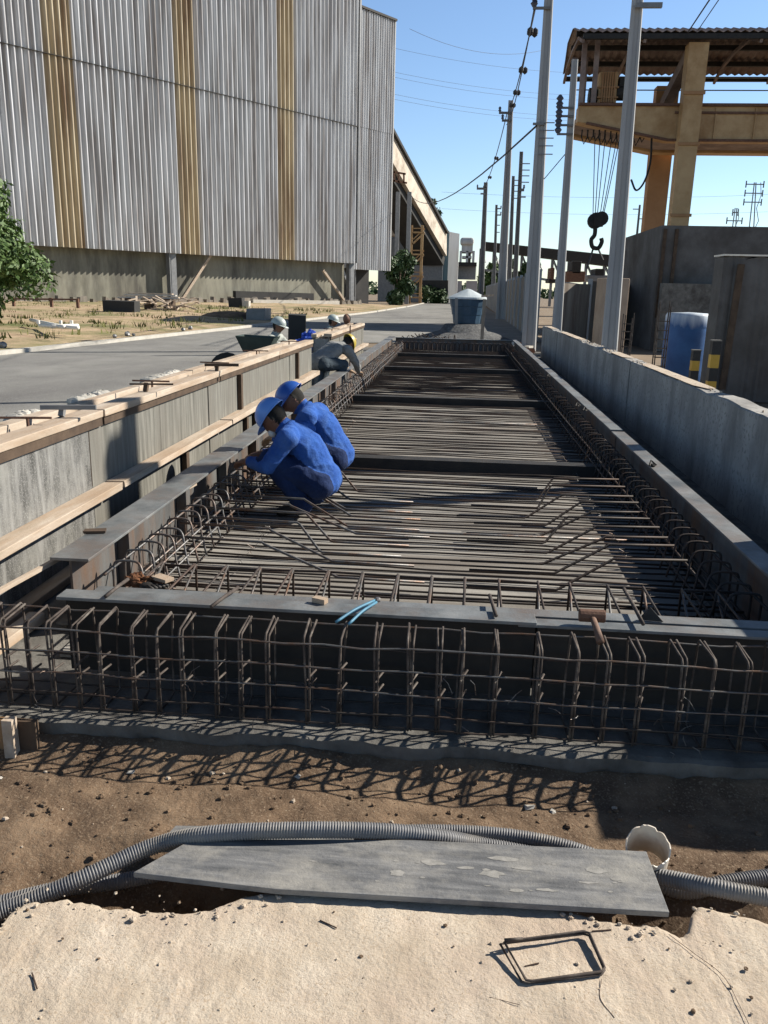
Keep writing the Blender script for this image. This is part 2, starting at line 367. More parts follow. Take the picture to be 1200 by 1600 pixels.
# road, kerb, verge
Lk = [(-13.4, 2), (-11.6, 10), (-10.5, 18.4), (-8.9, 32.8), (-7.6, 48), (-6.4, 62), (-5.2, 90), (-4.2, 150), (-3.6, 260), (-3.2, 500)]
Rk = [(-4.3, 2), (-4.3, 10), (-4.3, 18.4), (-4.3, 26), (3.2, 30), (3.0, 62), (3.0, 90), (3.4, 150), (4.2, 260), (5, 500)]
mb = MB(); mb.add([(x, y, .004) for x, y in Lk]+[(x, y, .004) for x, y in Rk], [(i, i+10, i+11, i+1) for i in range(9)])
tag(mb.build('road', m_road), kind='structure')
mb = MB()
for i in range(8):
    a, b = Lk[i], Lk[i+1]; mb.beam((a[0]-.09, a[1], .03), (b[0]-.09, b[1], .03), .18, .14)
tag(mb.build('kerb', m_kerb), kind='structure')
mb = MB(); nn = 40; vs = []
for i in range(len(Lk)-2):
    pass
def lk(y):
    for i in range(len(Lk)-1):
        if Lk[i][1] <= y <= Lk[i+1][1]:
            t = (y-Lk[i][1])/(Lk[i+1][1]-Lk[i][1]); return lerp(Lk[i][0], Lk[i+1][0], t)
    return Lk[-1][0]
YY = [2+i*1.4 for i in range(64)]; XX = 44
for y in YY:
    x1 = lk(y)-.18
    for k in range(XX):
        x = x1-(k/(XX-1))**1.5*42
        z = .085+noise.fractal(Vector((x*.35, y*.35, 2)), 1, 2, 4)*.09*min(1, k/3)+.25*min(1, k/20)
        vs.append((x, y, z))
mb.add(vs, [(j*XX+i, j*XX+i+1, (j+1)*XX+i+1, (j+1)*XX+i) for j in range(len(YY)-1) for i in range(XX-1)])
vg = mb.build('verge', m_verge, smooth=True); tag(vg, kind='structure')
# grass tufts
mb = MB()
for i in range(2600):
    y = rnd(20, 60); x = lk(y)-.4-random.random()**.8*22
    if noise.noise(Vector((x*.22, y*.22, 9))) < -.05: continue
    h = rnd(.10, .28); a = rnd(0, PI); s = rnd(.1, .25); z0 = .2
    dx, dy = math.cos(a)*s, math.sin(a)*s
    for q in range(4):
        ox, oy = rnd(-.2, .2), rnd(-.2, .2)
        mb.add([(x+ox-dx*.15, y+oy-dy*.15, z0), (x+ox+dx*.15, y+oy+dy*.15, z0), (x+ox+rnd(-.1, .1), y+oy+rnd(-.1, .1), z0+h)], [(0, 1, 2)])
tag(mb.build('grass', m_grass), 'dry grass tufts scattered over the roadside verge', 'grass', kind='stuff')
# small stones and crumbs on the dirt and on the slab
mb = MB()
for i in range(1300):
    x, y = rnd(-1.9, 1.9), rnd(2.0, 2.72); s = random.random()**4*.012+.0015
    mb.ball((x, y, trench_z(x, y)+s*.3), (s, s*rnd(.6, 1.1), s*.6), 5, 4, jit=.25, mi=random.choice([0]*9+[1]))
for i in range(260):
    x, y = rnd(-1.2, 1.1), rnd(1.1, 1.88); s = random.random()**3*.006+.0012
    mb.ball((x, y, .003), (s, s, s*.6), 5, 4, jit=.25, mi=random.choice([0, 1, 1]))
for i in range(170):
    p = random.choice(E2)
    if abs(p.x) > 1.3 or (.6 < p.x < .82 and i % 4): continue
    s = random.random()**3*.008+.0015; dy = abs(random.gauss(0, .03)); mb.ball((p.x+rnd(-.01, .01), p.y-.01-dy, .002+s*.3), (s, s*rnd(.6, 1), s*.6), 6, 4, jit=.25, mi=1)
tag(mb.build('pebbles', [m_dirt, m_slab]), 'small clods and crumbs strewn over dirt and slab', 'gravel', kind='stuff')

# ================================================================== SHED
LW = Vector((-29.681, 58.664, 0)); UW = Vector((.589, .808, 0)).normalized(); NW = Vector((UW.y, -UW.x, 0))
def W(s, off, z): return LW+UW*s+NW*off+Vector((0, 0, z))
def onwall(px, py, off=0):
    d = _ray(px, py); q = W(0, off, 0)-Vector((0, 0, CAMH)); t = NW.dot(q)/NW.dot(d); P = d*t
    return (P+Vector((0, 0, CAMH))-LW).dot(UW), P.z+CAMH
def corr(mb, s0, s1, z0, z1, off, pitch=.48, amp=.15, mi=0, nz=1, ph=0):
    n = int(round((s1-s0)/pitch*10)); n = max(n, 4)
    vs = []
    for i in range(n+1):
        s = s0+(s1-s0)*i/n; t = math.sin(2*PI*(s/pitch)+ph); w_ = max(-1, min(1, t*1.35))
        jo = noise.noise(Vector((math.floor(s/pitch/2)*1.7, z0, 0)))*.02
        for z in (z0, z1): vs.append(W(s, off+w_*amp+jo, z))
    mb.add(vs, [(2*i, 2*i+2, 2*i+3, 2*i+1) for i in range(n)], mi)
shed = thing('industrial_shed', 'tall corrugated shed with three yellowed vertical strips above a stained concrete base', 'building', W(16, -8, 0))
strips = [(1.2, 3.36), (11.76, 13.68), (22.32, 24.24)]
edges_ = [-16.8]+[v for s_ in strips for v in s_]+[32.64]
SEAM = 16.75
for i in range(len(edges_)-1):
    a, b = edges_[i], edges_[i+1]; yl = i % 2 == 1
    for (z0, z1, off) in ((4.15, SEAM+.25, 0), (SEAM, 32, .05)):
        mb = MB(); corr(mb, a, b, z0, z1, off)
        o = mb.build('yellow_strip' if yl else 'cladding_panel', m_yel if yl else m_clad, shed, smooth=True)
mb = MB(); mb.beam(W(-16.8, .12, SEAM-.02), W(32.6, .12, SEAM-.02), .16, .035); mb.build('seam_lap', m_dbeam, shed)
mb = MB(); mb.beam(W(32.72, .02, 18)-Vector((0, 0, 13.8)), W(32.72, .02, 32), .2, .3, up=NW); mb.build('corner_flashing', m_steelg, shed)
mb = MB(); p = [W(-17, -1.2, -.1), W(32.2, -1.2, -.1), W(32.2, -1.2, 4.6), W(-17, -1.2, 4.6)]; mb.prism(p, -NW*.3)
mb.build('base_wall', m_base, shed)
mb = MB(); mb.prism([W(-17, -.2, 31.9), W(32.6, -.2, 31.9), W(32.6, -22, 34), W(-17, -22, 34)], (0, 0, .2)); mb.build('roof', m_clad, shed)
mb = MB(); mb.prism([W(32.4, -.3, 4.3), W(32.4, -22, 4.3), W(32.4, -22, 33.5), W(32.4, -.3, 31.8)], -UW*.1); mb.build('end_wall', m_clad, shed)
for s in (10.9, 32.1, -9.5):
    mb = MB(); mb.beam(W(s, -.5, 0), W(s, -.5, 4.6), .16, .5, up=NW); mb.beam(W(s+.3, -.25, 0), W(s+.3, -.25, 4.6), .5, .05, up=NW); mb.beam(W(s+.3, -.75, 0), W(s+.3, -.75, 4.6), .5, .05, up=NW)
    mb.build('steel_column', m_steelg, shed)
for a, b in (((12.0, .4), (15.2, 4.2)), ((31.9, .3), (28.6, 3.4))):
    mb = MB(); mb.beam(W(a[0], -.6, a[1]), W(b[0], -.6, b[1]), .22, .22); mb.build('diagonal_brace', m_wood, shed)
mb = MB()
for k in range(48):
    s = -8+k*.85+rnd(-.2, .2); mb.prism([W(s, .6, .1), W(s+rnd(.5, .9), .6, .1), W(s+rnd(.3, .7), .6, .1+rnd(.3, .75)), W(s+.05, .6, .1+rnd(.35, .75))], NW*.5)
mb.build('plinth_blocks', m_fence, shed)
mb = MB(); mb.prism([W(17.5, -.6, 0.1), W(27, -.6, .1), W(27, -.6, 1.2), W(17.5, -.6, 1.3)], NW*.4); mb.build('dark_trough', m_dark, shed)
mb = MB(); mb.prism([W(18.2, .9, 0.1), W(29, .9, .1), W(29, .9, .55), W(18.2, .9, .6)], NW*.4); mb.build('low_slab', m_kerb, shed)
# wing
wing = thing('shed_annex', 'narrow lower corrugated bay set back at the right end of the tall shed', 'building', W(36, -4, 0))
OFFW = -3.2
s1w, _ = onwall(613, 200, OFFW); s0w, _ = onwall(560, 200, OFFW)
_, ztop = onwall(613, 31, OFFW); _, zsm = onwall(600, 207, OFFW)
mb = MB(); corr(mb, s0w-.5, s1w, 3.7, zsm+.2, OFFW, .36, .07); mb.build('cladding_panel', m_clad, wing, smooth=True)
mb = MB(); corr(mb, s0w-.5, s1w, zsm, ztop, OFFW+.05, .36, .07); mb.build('cladding_panel', m_clad, wing, smooth=True)
mb = MB(); mb.beam(W(s0w-.6, OFFW+.1, ztop+.05), W(s1w+.15, OFFW+.1, ztop+.05), .3, .2); mb.build('eave_trim', m_dbeam, wing)
mb = MB(); mb.beam(W(s1w+.06, OFFW, 3.7), W(s1w+.06, OFFW, ztop), .14, .2, up=NW); mb.build('edge_trim', m_lgrey, wing)
mb = MB(); mb.prism([W(s1w, OFFW, 3.8), W(s1w, OFFW-9, 3.8), W(s1w, OFFW-9, ztop), W(s1w, OFFW, ztop)], -UW*.1); mb.build('end_wall', m_clad, wing)
mb = MB()
for (a, b) in (((33, 0), (33, 3.9)), ((34.6, 0), (34.6, 3.9)), ((33, 0), (34.6, 3.6)), ((33, 3.6), (34.6, 0)), ((36.5, 0), (36.5, 3.9)), ((34.6, 3.6), (36.5, .4))):
    mb.beam(W(a[0], OFFW-.6, a[1]), W(b[0], OFFW-.6, b[1]), .28, .28)
mb.build('support_frame', m_steelg, wing)
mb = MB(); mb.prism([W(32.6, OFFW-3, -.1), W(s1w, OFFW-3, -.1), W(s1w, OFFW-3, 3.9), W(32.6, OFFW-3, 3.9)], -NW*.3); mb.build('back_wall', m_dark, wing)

# conveyor gallery descending to the right behind the annex
gal = thing('conveyor_gallery', 'beige sheeted conveyor gallery sloping down to the right behind the shed', 'conveyor', ony(660, 460, 120))
A, B_, C_, D_ = ony(606, 195, 105), ony(698, 366, 128), ony(698, 400, 128), ony(606, 240, 105)
bk = Vector((-5, 3.2, 0))
mb = MB(); mb.prism([A, B_, C_, D_], bk); mb.build('enclosure', m_beige, gal)
mb = MB(); mb.beam(A+Vector((0, -.3, .2)), B_+Vector((0, -.3, .2)), .6, .35); mb.build('roof_edge', m_dbeam, gal)
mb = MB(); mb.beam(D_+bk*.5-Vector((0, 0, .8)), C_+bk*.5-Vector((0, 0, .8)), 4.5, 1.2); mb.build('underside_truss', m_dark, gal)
mb = MB()
for px, py, px2, py2 in ((612, 268, 634, 272), (612, 282, 636, 286), (616, 268, 616, 284), (623, 270, 623, 286), (631, 270, 631, 286)):
    mb.beam(ony(px, py, 103), ony(px2, py2, 103), .16, .2)
mb.build('rusty_platform', m_rusty, gal)
for px in (622, 640): 
    mb = MB(); t = ony(px, 300, 108); mb.beam((t.x, t.y, 0), t, .5, .5); mb.build('support_post', m_steelg, gal)
# plant building below the gallery
pl = thing('plant_building', 'dark shaded plant building under the sloping gallery', 'building', ony(655, 465, 125))
a, b = ony(590, 462, 130), ony(690, 462, 130)
mb = MB(); mb.prism([(a.x, 130, 0), (b.x, 130, 0), (b.x, 130, ony(690, 398, 130).z), (a.x+4, 130, ony(640, 300, 130).z), (a.x, 130, ony(640, 300, 130).z)], (0, 8, 0)); mb.build('wall', m_steelg, pl)
mb = MB(); mb.prism([ony(600, 350, 122), ony(642, 350, 122), ony(642, 368, 122), ony(600, 368, 122)], (0, 3, 0)); mb.build('balcony', m_beige, pl)
mb = MB()
for k in range(9): p = ony(613+k*3.6, 340, 121.8); mb.beam(p, ony(613+k*3.6, 352, 121.8), .12, .12)
mb.beam(ony(610, 340, 121.8), ony(643, 340, 121.8), .15, .15); mb.build('railing', m_lgrey, pl)
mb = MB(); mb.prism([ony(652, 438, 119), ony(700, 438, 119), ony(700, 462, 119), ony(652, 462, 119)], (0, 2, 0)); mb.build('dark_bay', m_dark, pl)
# yellow stair tower
st = thing('stair_tower', 'yellow steel stair tower below the sloping gallery', 'stairs', ony(652, 466, 112))
for px in (643, 660):
    for yy in (111, 113.5):
        mb = MB(); p = ony(px, 352, yy); mb.beam((p.x, yy, 0), p, .35, .35); mb.build('post', m_gyel, st)
for k in range(7):
    mb = MB(); z = .8+k*1.35; a = ony(643, 460, 111).x; b = ony(660, 460, 111).x
    mb.beam((a, 111, z), (b, 111, z+(1.3 if k % 2 else -.0)), .6, .18); mb.beam((a, 111, z+.5), (b, 111, z+.5+(1.3 if k % 2 else 0)), .1, .12); mb.build('stair_flight', m_gyel, st)
# blue-grey tower building
tb = thing('cladding_tower', 'blue grey clad tower with a pale sunlit side left of the pale silos', 'building', ony(705, 462, 140))
a, b, c = ony(688, 356, 132), ony(702, 361, 132), ony(718, 366, 134)
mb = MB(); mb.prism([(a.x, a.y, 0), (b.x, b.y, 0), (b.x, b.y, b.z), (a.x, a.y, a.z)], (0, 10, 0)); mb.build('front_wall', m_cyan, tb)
mb = MB(); mb.prism([(b.x+.02, b.y, 0), (c.x, b.y+1, 0), (c.x, b.y+1, b.z-.3), (b.x+.02, b.y, b.z-.1)], (0, 9, 0)); mb.build('side_wall', m_lgrey, tb)  # sunlit side, its light put into the paler sheet colour
# silos
si = thing('silo_building', 'pale stacked silo building above the dark canopy in the far distance', 'building', ony(731, 462, 170))
def fb(mb, x0, y0, x1, y1, Y, dp=6):
    a, b = ony(x0, y1, Y), ony(x1, y0, Y); mb.box((a.x, Y, a.z), (b.x, Y+dp, b.z))
mb = MB(); fb(mb, 719, 371, 741, 382, 170); mb.build('upper_drum', m_lgrey, si, bevel=.5)
mb = MB(); fb(mb, 721, 382, 739, 394, 171); mb.build('middle_floor', m_lgrey, si)
mb = MB(); [fb(mb, x, 392, x+5, 425, 171, 3) for x in (717, 727, 737)]; fb(mb, 722, 400, 737, 403, 171); fb(mb, 722, 412, 737, 415, 171); mb.build('frame_legs', m_lgrey, si)
mb = MB(); fb(mb, 728, 394, 736, 412, 173); mb.build('hopper', m_beige, si)
cn = thing('canopy_shed', 'low open shed with dark roof and pinkish walls at the end of the road', 'building', ony(731, 462, 150))
mb = MB(); fb(mb, 707, 410, 745, 415, 148, 8); mb.build('roof', m_dbeam, cn)
mb = MB(); fb(mb, 707, 416, 744, 436, 152, 4); mb.build('shaded_bay', m_steelg, cn)
mb = MB(); fb(mb, 708, 439, 722, 456, 149); mb.build('wall', m_pink, cn)
mb = MB(); fb(mb, 728, 439, 746, 458, 149); mb.build('wall', m_pink, cn)
mb = MB(); fb(mb, 743, 415, 745, 458, 149, .5); fb(mb, 706, 415, 707.5, 458, 149, .5); mb.build('posts', m_steelg, cn)

# long elevated conveyor bridge on the right, far away
br = thing('conveyor_bridge', 'long dark elevated conveyor bridge crossing behind the right hand yard', 'conveyor', ony(850, 465, 110))
a, b = ony(752, 377, 130), ony(1010, 404, 104)
mb = MB(); mb.prism([a, b, b-Vector((0, 0, 1.35)), a-Vector((0, 0, 1.2))], (0, 3, 0)); mb.build('gallery', m_dbeam, br)
for k in range(11):
    t = k/10; p = a.lerp(b, t); mb = MB(); mb.beam((p.x, p.y+1, -.1), (p.x, p.y+1, p.z-1), .35, .35)
    q = a.lerp(b, min(1, t+.04)); mb.beam((q.x, q.y+1, p.z-3), (p.x, p.y+1, p.z-1.2), .2, .2)
    mb.build('trestle_leg', m_steelg, br)
mb = MB(); mb.beam(a-Vector((0, 0, 4)), b-Vector((0, 0, 4.2)), .2, .3); mb.build('pipe', m_steelg, br)
# machinery behind the far fence
def fthing(name, label, cat, rects, Y, m, group=None):
    t = thing(name, label, cat, ony(sum(r[0]+r[2] for r in rects)/2/len(rects), 468, Y), group)
    for (x0, y0, x1, y1, pn, mm) in rects:
        mb = MB(); fb(mb, x0, y0, x1, y1, Y, 2.5); mb.build(pn, mm or m, t, bevel=.06)
    return t
fthing('yard_machine', 'dark boxy machine behind the far fence left of the hanging hook', 'machine', [(893, 408, 909, 428, 'cab', m_dbeam), (885, 424, 915, 440, 'chassis', m_rusty)], 62, m_dbeam)
fthing('yard_machine', 'small dark block on the yard to the right of the hanging hook', 'machine', [(930, 420, 945, 431, 'body', m_dbeam), (918, 430, 950, 440, 'base', m_steelg)], 66, m_dbeam)
fthing('yard_machine', 'rusty upright drum behind the fence between the two white poles', 'machine', [(860, 418, 867, 438, 'drum', m_rusty), (857, 436, 870, 442, 'base', m_dbeam)], 64, m_rusty)

# ================================================================== GANTRY CRANE
gc = thing('gantry_crane', 'yellow gantry crane with roofed girder standing over the right hand yard', 'crane', (14, 46, 0))
X0, XE = 5.35, 34.0
gy0, gy1 = 44.0, 47.6; zt, zb = 10.45, 8.95
mb = MB()
prof = [(X0, 9.75), (9.7, zb), (XE, zb), (XE, zt), (X0, zt)]
mb.prism([(x, gy0, z) for x, z in prof], (0, .9, 0)); mb.build('girder', m_gyel, gc)
mb = MB(); mb.prism([(x, gy1, z) for x, z in prof], (0, .9, 0)); mb.build('girder', m_gyel, gc)
mb = MB(); mb.prism([(x, gy0+.92, z+.12) for x, z in prof[:3]]+[(x, gy0+.92, z+.3) for x, z in prof[:3]][::-1], (0, 2.65, 0)); mb.build('bottom_plating', m_roof, gc)
mb = MB(); mb.beam((X0, gy0-.02, zt+.06), (XE, gy0-.02, zt+.06), .25, .12); mb.beam((9.9, gy0-.05, zt-.28), (XE, gy0-.05, zt-.28), .08, .1); mb.beam((X0+.4, gy0-.06, 9.68), (9.7, gy0-.06, zb+.0), .2, .1); mb.beam((9.7, gy0-.06, zb), (XE, gy0-.06, zb), .2, .1)
mb.build('girder_rail', m_rusty, gc)
def gleg(x, y, z1, wx, wy, m, name='leg'):
    mb = MB(); n = 4
    mb.prism([(x-wx*.5, y, 0), (x+wx*.5, y, 0), (x+wx*.55, y, z1), (x-wx*.55, y, z1)], (0, wy, 0)); return mb.build(name, m, gc)
lf = ony(1062, 350, 43.2).x
gleg(lf, 43.2, 13.0, .82, .75, m_gyel); gleg(ony(1022, 355, 48.8).x, 48.8, 12.4, 1.05, .75, m_gor)
gleg(30, 43.2, 13.0, .82, .75, m_gyel); gleg(30, 48.8, 12.4, .9, .75, m_gor)
for x in (lf, 30):
    mb = MB(); mb.beam((x, 44.1, 13.0), (x-.1, 48.9, 11.4), .5, .55); mb.build('leg_brace', m_roof, gc)
for x in (lf,):
    for z in (5.4, 8.6, 10.8):
        mb = MB(); mb.box((x-.5, 43.13, z), (x+.5, 43.19, z+.14)); mb.build('splice_plate', m_gor, gc)
for k in range(12):
    x = 11.8+k*1.85; mb = MB(); mb.box((x, 43.93, 9.0), (x+.06, 43.995, 10.4)); mb.build('girder_stiffener', m_gyel, gc)
# roof
rz0, rz1 = 13.35, 13.4
mb = MB(); n = 300; vs = []
P4 = [(4.98, 43, 13.4), (4.85, 44.6, 13.95), (4.9, 47, 13.95), (5.05, 49, 13.7), (5.1, 50.2, 13.25)]
for i in range(n+1):
    for (x0, y, z) in P4: vs.append((lerp(x0, XE, i/n), y, z+.05*math.sin(i*1.57)))
mb.add(vs, [(i*5+k, (i+1)*5+k, (i+1)*5+k+1, i*5+k+1) for i in range(n) for k in range(4)])
mb.build('roof_sheeting', m_roof, gc)
mb = MB()
for (x0, y, z) in P4: mb.beam((x0+.2, y, z-.22), (XE, y, z-.22), .2, .22)
mb.build('roof_purlins', m_dbeam, gc)
mb = MB()
for x in (5.2, 8.0, 13.2, 16, 19, 22, 25, 28, 31):
    for k in range(4): a = P4[k]; b = P4[k+1]; mb.beam((x, a[1], a[2]-.4), (x, b[1], b[2]-.4), .12, .15)
mb.build('roof_frames', m_roof, gc)
for x in (5.45, 6.05):
    for y in (44.3, 48.3):
        mb = MB(); mb.beam((x, y, 10.4), (x, y, 13.6), .22, .22); mb.build('roof_post', m_roof, gc)
for z in (12.1, 12.7):
    mb = MB(); mb.beam((5.4, 48.4, z), (XE, 48.4, z), .05, .05); mb.build('handrail', m_steelg, gc)
# trolley
h0, h1 = ony(926, 160, 45.5), ony(984, 112, 45.5)
tr = MB(); tr.box((h0.x+.15, 45, 10.75), (h1.x-.6, 47.2, 12.2)); trol = tr.build('hoist_trolley', m_gyel, gc, bevel=.08)
mb = MB()
for zz in (11.0, 11.45): mb.box((h0.x+.1, 44.9, zz), (h1.x-.55, 44.99, zz+.06))
for k in range(6): x = lerp(h0.x+.3, h1.x-.8, k/5); mb.box((x, 44.88, 10.8), (x+.06, 44.985, 12.15))
mb.build('stiffeners', m_gor, trol)
mb = MB(); mb.tube([(h0.x-.25, 45.3, 11.1), (h0.x+.1, 45.3, 11.1)], .42, 14); mb.build('rope_drum', m_dbeam, trol); mb = MB(); mb.tube([(h1.x-.6, 45.3, 11.3), (h1.x-.1, 45.3, 11.3)], .35, 14); mb.box((h1.x-.5, 45.1, 11.4), (h1.x-.1, 46, 12.0)); mb.build('motor', m_dbeam, trol)
mb = MB()
for k in range(11):
    x = 5.8+k*.28; r = rnd(.2, .36)
    mb.tube([(x-.12, 44.6, 9.5), (x-.14, 44.6, 9.5-r), (x, 44.6, 9.3-r*1.4), (x+.16, 44.6, 9.5-r), (x+.14, 44.6, 9.5)], .035, 6)
mb.tube(catmull([(9.0, 44.3, 9.1), (9.05, 44.3, 8.0), (8.85, 44.3, 7.1), (8.5, 44.3, 6.7), (8.2, 44.3, 7.2)], 6), .05, 6)
mb.build('festoon_cables', m_black, gc)
hk = ony(934, 345, 46)
mb = MB()
for dx in (-.34, -.2, -.06, .12, .26, .34):
    mb.tube([(7.05+dx*1.9+.1, 46, 9.6), (hk.x+dx*.8, 46, hk.z+.3)], .022, 5)
mb.build('hoist_ropes', m_wire, gc)
mb = MB(); mb.tube([(hk.x-.12, 45.8, hk.z), (hk.x-.12, 46.2, hk.z)], .4, 16); mb.tube([(hk.x+.16, 45.85, hk.z+.1), (hk.x+.16, 46.15, hk.z+.1)], .36, 16)
mb.box((hk.x-.3, 45.75, hk.z-.3), (hk.x+.2, 46.25, hk.z+.2), rz=.3); hb = mb.build('hook_block', m_dbeam, gc)
mb = MB(); mb.tube(catmull([(hk.x-.1, 46, hk.z-.3), (hk.x-.1, 46, hk.z-.7), (hk.x-.25, 46, hk.z-.95), (hk.x-.15, 46, hk.z-1.3), (hk.x+.15, 46, hk.z-1.35), (hk.x+.3, 46, hk.z-1.05), (hk.x+.25, 46, hk.z-.85)], 6), [.11]*37, 8); mb.build('hook', m_dbeam, hb)
mb = MB(); mb.tube([(hk.x-.1, 46, hk.z-1.3), (hk.x-.35, 46, hk.z-2.4)], .05, 5); mb.tube([(hk.x+.1, 46, hk.z-1.3), (hk.x+.45, 46, hk.z-1.95)], .05, 5); mb.build('sling', m_wire, hb)

# ================================================================== RIGHT YARD
bun = thing('block_bunker', 'large dark block walled bunker below the crane legs', 'building', (9, 30, 0))
bx = 6.75; p = ony(1035, 352, 27.3); by0 = 27.3; bx = p.x; bz = p.z
by1 = 35.0
f_ = ony(972, 376, by1)
mb = MB(); mb.box((bx, by0, -.1), (22, by0+.25, bz)); mb.build('front_wall', m_block, bun)
mb = MB(); mb.prism([(bx, by0+.252, -.1), (bx+.02, by1, -.1), (bx+.02, by1, f_.z), (bx, by0+.252, bz)], (.25, 0, 0)); mb.build('side_wall', m_block, bun)
mb = MB(); mb.box((bx+.26, by0+.3, bz-.3), (22, by1, bz-.2)); mb.build('infill', m_block, bun)
for k in range(2):
    mb = MB(); x = bx+.1+k*.35; mb.beam((x, by0-.04, 1.0), (x, by0-.04, bz-.1), .1, .06, up=(0, 1, 0)); mb.build('rusty_strip', m_woodd, bun)
mb = MB(); mb.box((ony(1030, 470, 26.8).x, 26.6, 0), (12.5, 26.9, ony(1060, 443, 26.8).z)); mb.build('lower_wall', m_apron, bun)
# slab panels stacked upright
sp = thing('ribbed_slab', 'tall ribbed concrete panel standing right of the blue tank', 'panel', (5.3, 14.3, 0))
a = ony(1132, 402, 14.0); 
mb = MB(); vs = []
nxp = 60
for i in range(nxp+1):
    x = a.x+2.6*i/nxp; zt_ = a.z+.0+rnd(-.012, .012)+.02*math.sin(i*.6); o_ = noise.noise(Vector((i*.9, 0, 0)))*.03
    vs += [(x, 14+o_, 0), (x+.0, 14+o_, zt_), (x, 14.5, zt_), (x, 14.5, 0)]
mb.add(vs, [(4*i+k, 4*i+4+k, 4*i+5+k, 4*i+1+k) for i in range(nxp) for k in range(3)])
mb.add([vs[0], vs[1], vs[2], vs[3]], [(0, 1, 2, 3)])
mb.build('ribbed_face', m_block, sp)
mb = MB(); mb.beam((a.x+.2, 13.93, .2), (a.x+.25, 13.93, a.z-.1), .10, .05, up=(0, 1, 0)); mb.build('rusty_batten', m_woodd, sp)
mb = MB(); mb.box((a.x-.02, 13.96, a.z+.025), (a.x+2.6, 14.5, a.z+.045), jit=.004); mb.build('sunlit_edge', m_white, sp)  # white strip paints the sunlit top edge of the panel
# blue tank with white crusted top
tk0, tk1 = ony(1042, 560, 16.5), ony(1112, 560, 16.5)
tkz = ony(1075, 490, 16.5).z; tr_ = (tk1.x-tk0.x)/2; tx = (tk0.x+tk1.x)/2
bt = thing('water_tank', 'dark blue cylindrical tank with white splashed top behind the parapet', 'tank', (tx, 16.5+tr_, 0))
prof = [(tr_*.93, 0), (tr_, .1)]+[(tr_*(1 if k % 2 else .985), .1+k*(tkz-.35)/8) for k in range(1, 9)]
mb = MB(); mb.lathe(prof, (tx, 16.5+tr_, 0), 40); mb.build('body', m_bluet, bt, smooth=True)
mtk = mat('splashed_tank', [(.02, .07, .20), (.035, .11, .28)], 3, .5, .1)
n_, l_ = mtk.node_tree.nodes, mtk.node_tree.links; bs_ = n_['Principled BSDF']; src = bs_.inputs['Base Color'].links[0].from_socket
tc_ = n_.new('ShaderNodeTexCoord'); sx_ = n_.new('ShaderNodeSeparateXYZ'); l_.new(tc_.outputs['Object'], sx_.inputs[0])
mp_ = n_.new('ShaderNodeMapping'); mp_.inputs['Scale'].default_value = (5, 5, 1.2); l_.new(tc_.outputs['Object'], mp_.inputs[0]); nn_ = n_.new('ShaderNodeTexNoise'); nn_.inputs['Scale'].default_value = 1.6; nn_.inputs['Detail'].default_value = 6; l_.new(mp_.outputs[0], nn_.inputs['Vector'])
ml_ = n_.new('ShaderNodeMath'); ml_.operation = 'MULTIPLY_ADD'; l_.new(nn_.outputs[0], ml_.inputs[0]); ml_.inputs[1].default_value = .42; l_.new(sx_.outputs['Z'], ml_.inputs[2])
rp_ = n_.new('ShaderNodeMapRange'); rp_.inputs['From Min'].default_value = tkz-.06; rp_.inputs['From Max'].default_value = tkz+.26; l_.new(ml_.outputs[0], rp_.inputs[0])
mx_ = n_.new('ShaderNodeMixRGB'); mx_.inputs[2].default_value = (.62, .68, .72, 1); l_.new(rp_.outputs[0], mx_.inputs[0]); l_.new(src, mx_.inputs[1]); l_.new(mx_.outputs[0], bs_.inputs['Base Color'])
mb = MB(); mb.lathe([(tr_, tkz-.26), (tr_*1.01, tkz-.2), (tr_*1.0, tkz-.05), (tr_*.93, tkz), (.01, tkz+.02)], (tx, 16.5+tr_, 0), 40); mb.build('lid', mtk, bt, smooth=True)
for o_ in bt.children:
    if o_.name.startswith('body'): o_.data.materials[0] = mtk
# striped bollards
def bollard(px, pyt, Y, label, hx=.052):
    p = ony(px, pyt, Y); t = thing('striped_post', label, 'post', (p.x, Y, 0), 'black and yellow striped posts behind the parapet')
    n = 7
    for k in range(n):
        mb = MB(); z0 = p.z*k/n; z1 = p.z*(k+1)/n; mb.box((p.x-hx, Y-hx, z0), (p.x+hx, Y+hx, z1)); mb.build('yellow_band' if k % 2 else 'black_band', m_yb if k % 2 else m_blk, t)
    mb = MB(); mb.box((p.x-hx*1.1, Y-hx*1.1, p.z), (p.x+hx*1.1, Y+hx*1.1, p.z+.015)); mb.build('cap', m_apron, t)
bollard(1119, 533, 10.6, 'yellow and black striped post nearest the ribbed panel')
bollard(1088, 548, 11.8, 'yellow and black striped post in front of the blue tank')
# wire lattice columns (rebar starter cages)
def starter(px, py, Y, ztop, label, n=4):
    p = ony(px, py, Y); t = thing('column_cage', label, 'rebar cage', (p.x, Y, 0), 'upright rusty column cages in the yard')
    for k in range(n):
        mb = MB(); x = p.x+(-.09, .09, .09, -.09)[k]; y = Y+(-.09, -.09, .09, .09)[k]
        mb.tube([(x, y, 0), (x+rnd(-.02, .02), y, ztop+rnd(-.1, .1))], .012, 5); mb.build('vertical_bar', m_rust, t)
    for q in range(int(ztop/.16)):
        mb = MB(); z = .1+q*.16; mb.tube([(p.x-.09, Y-.09, z), (p.x+.09, Y-.09, z), (p.x+.09, Y+.09, z), (p.x-.09, Y+.09, z)], .006, 4, closed=True); mb.build('tie', m_rust, t)
starter(1030, 560, 15.5, 1.5, 'upright rusty column cage just left of the blue tank')
starter(977, 545, 18.5, 1.25, 'upright rusty column cage beside the large white pole')
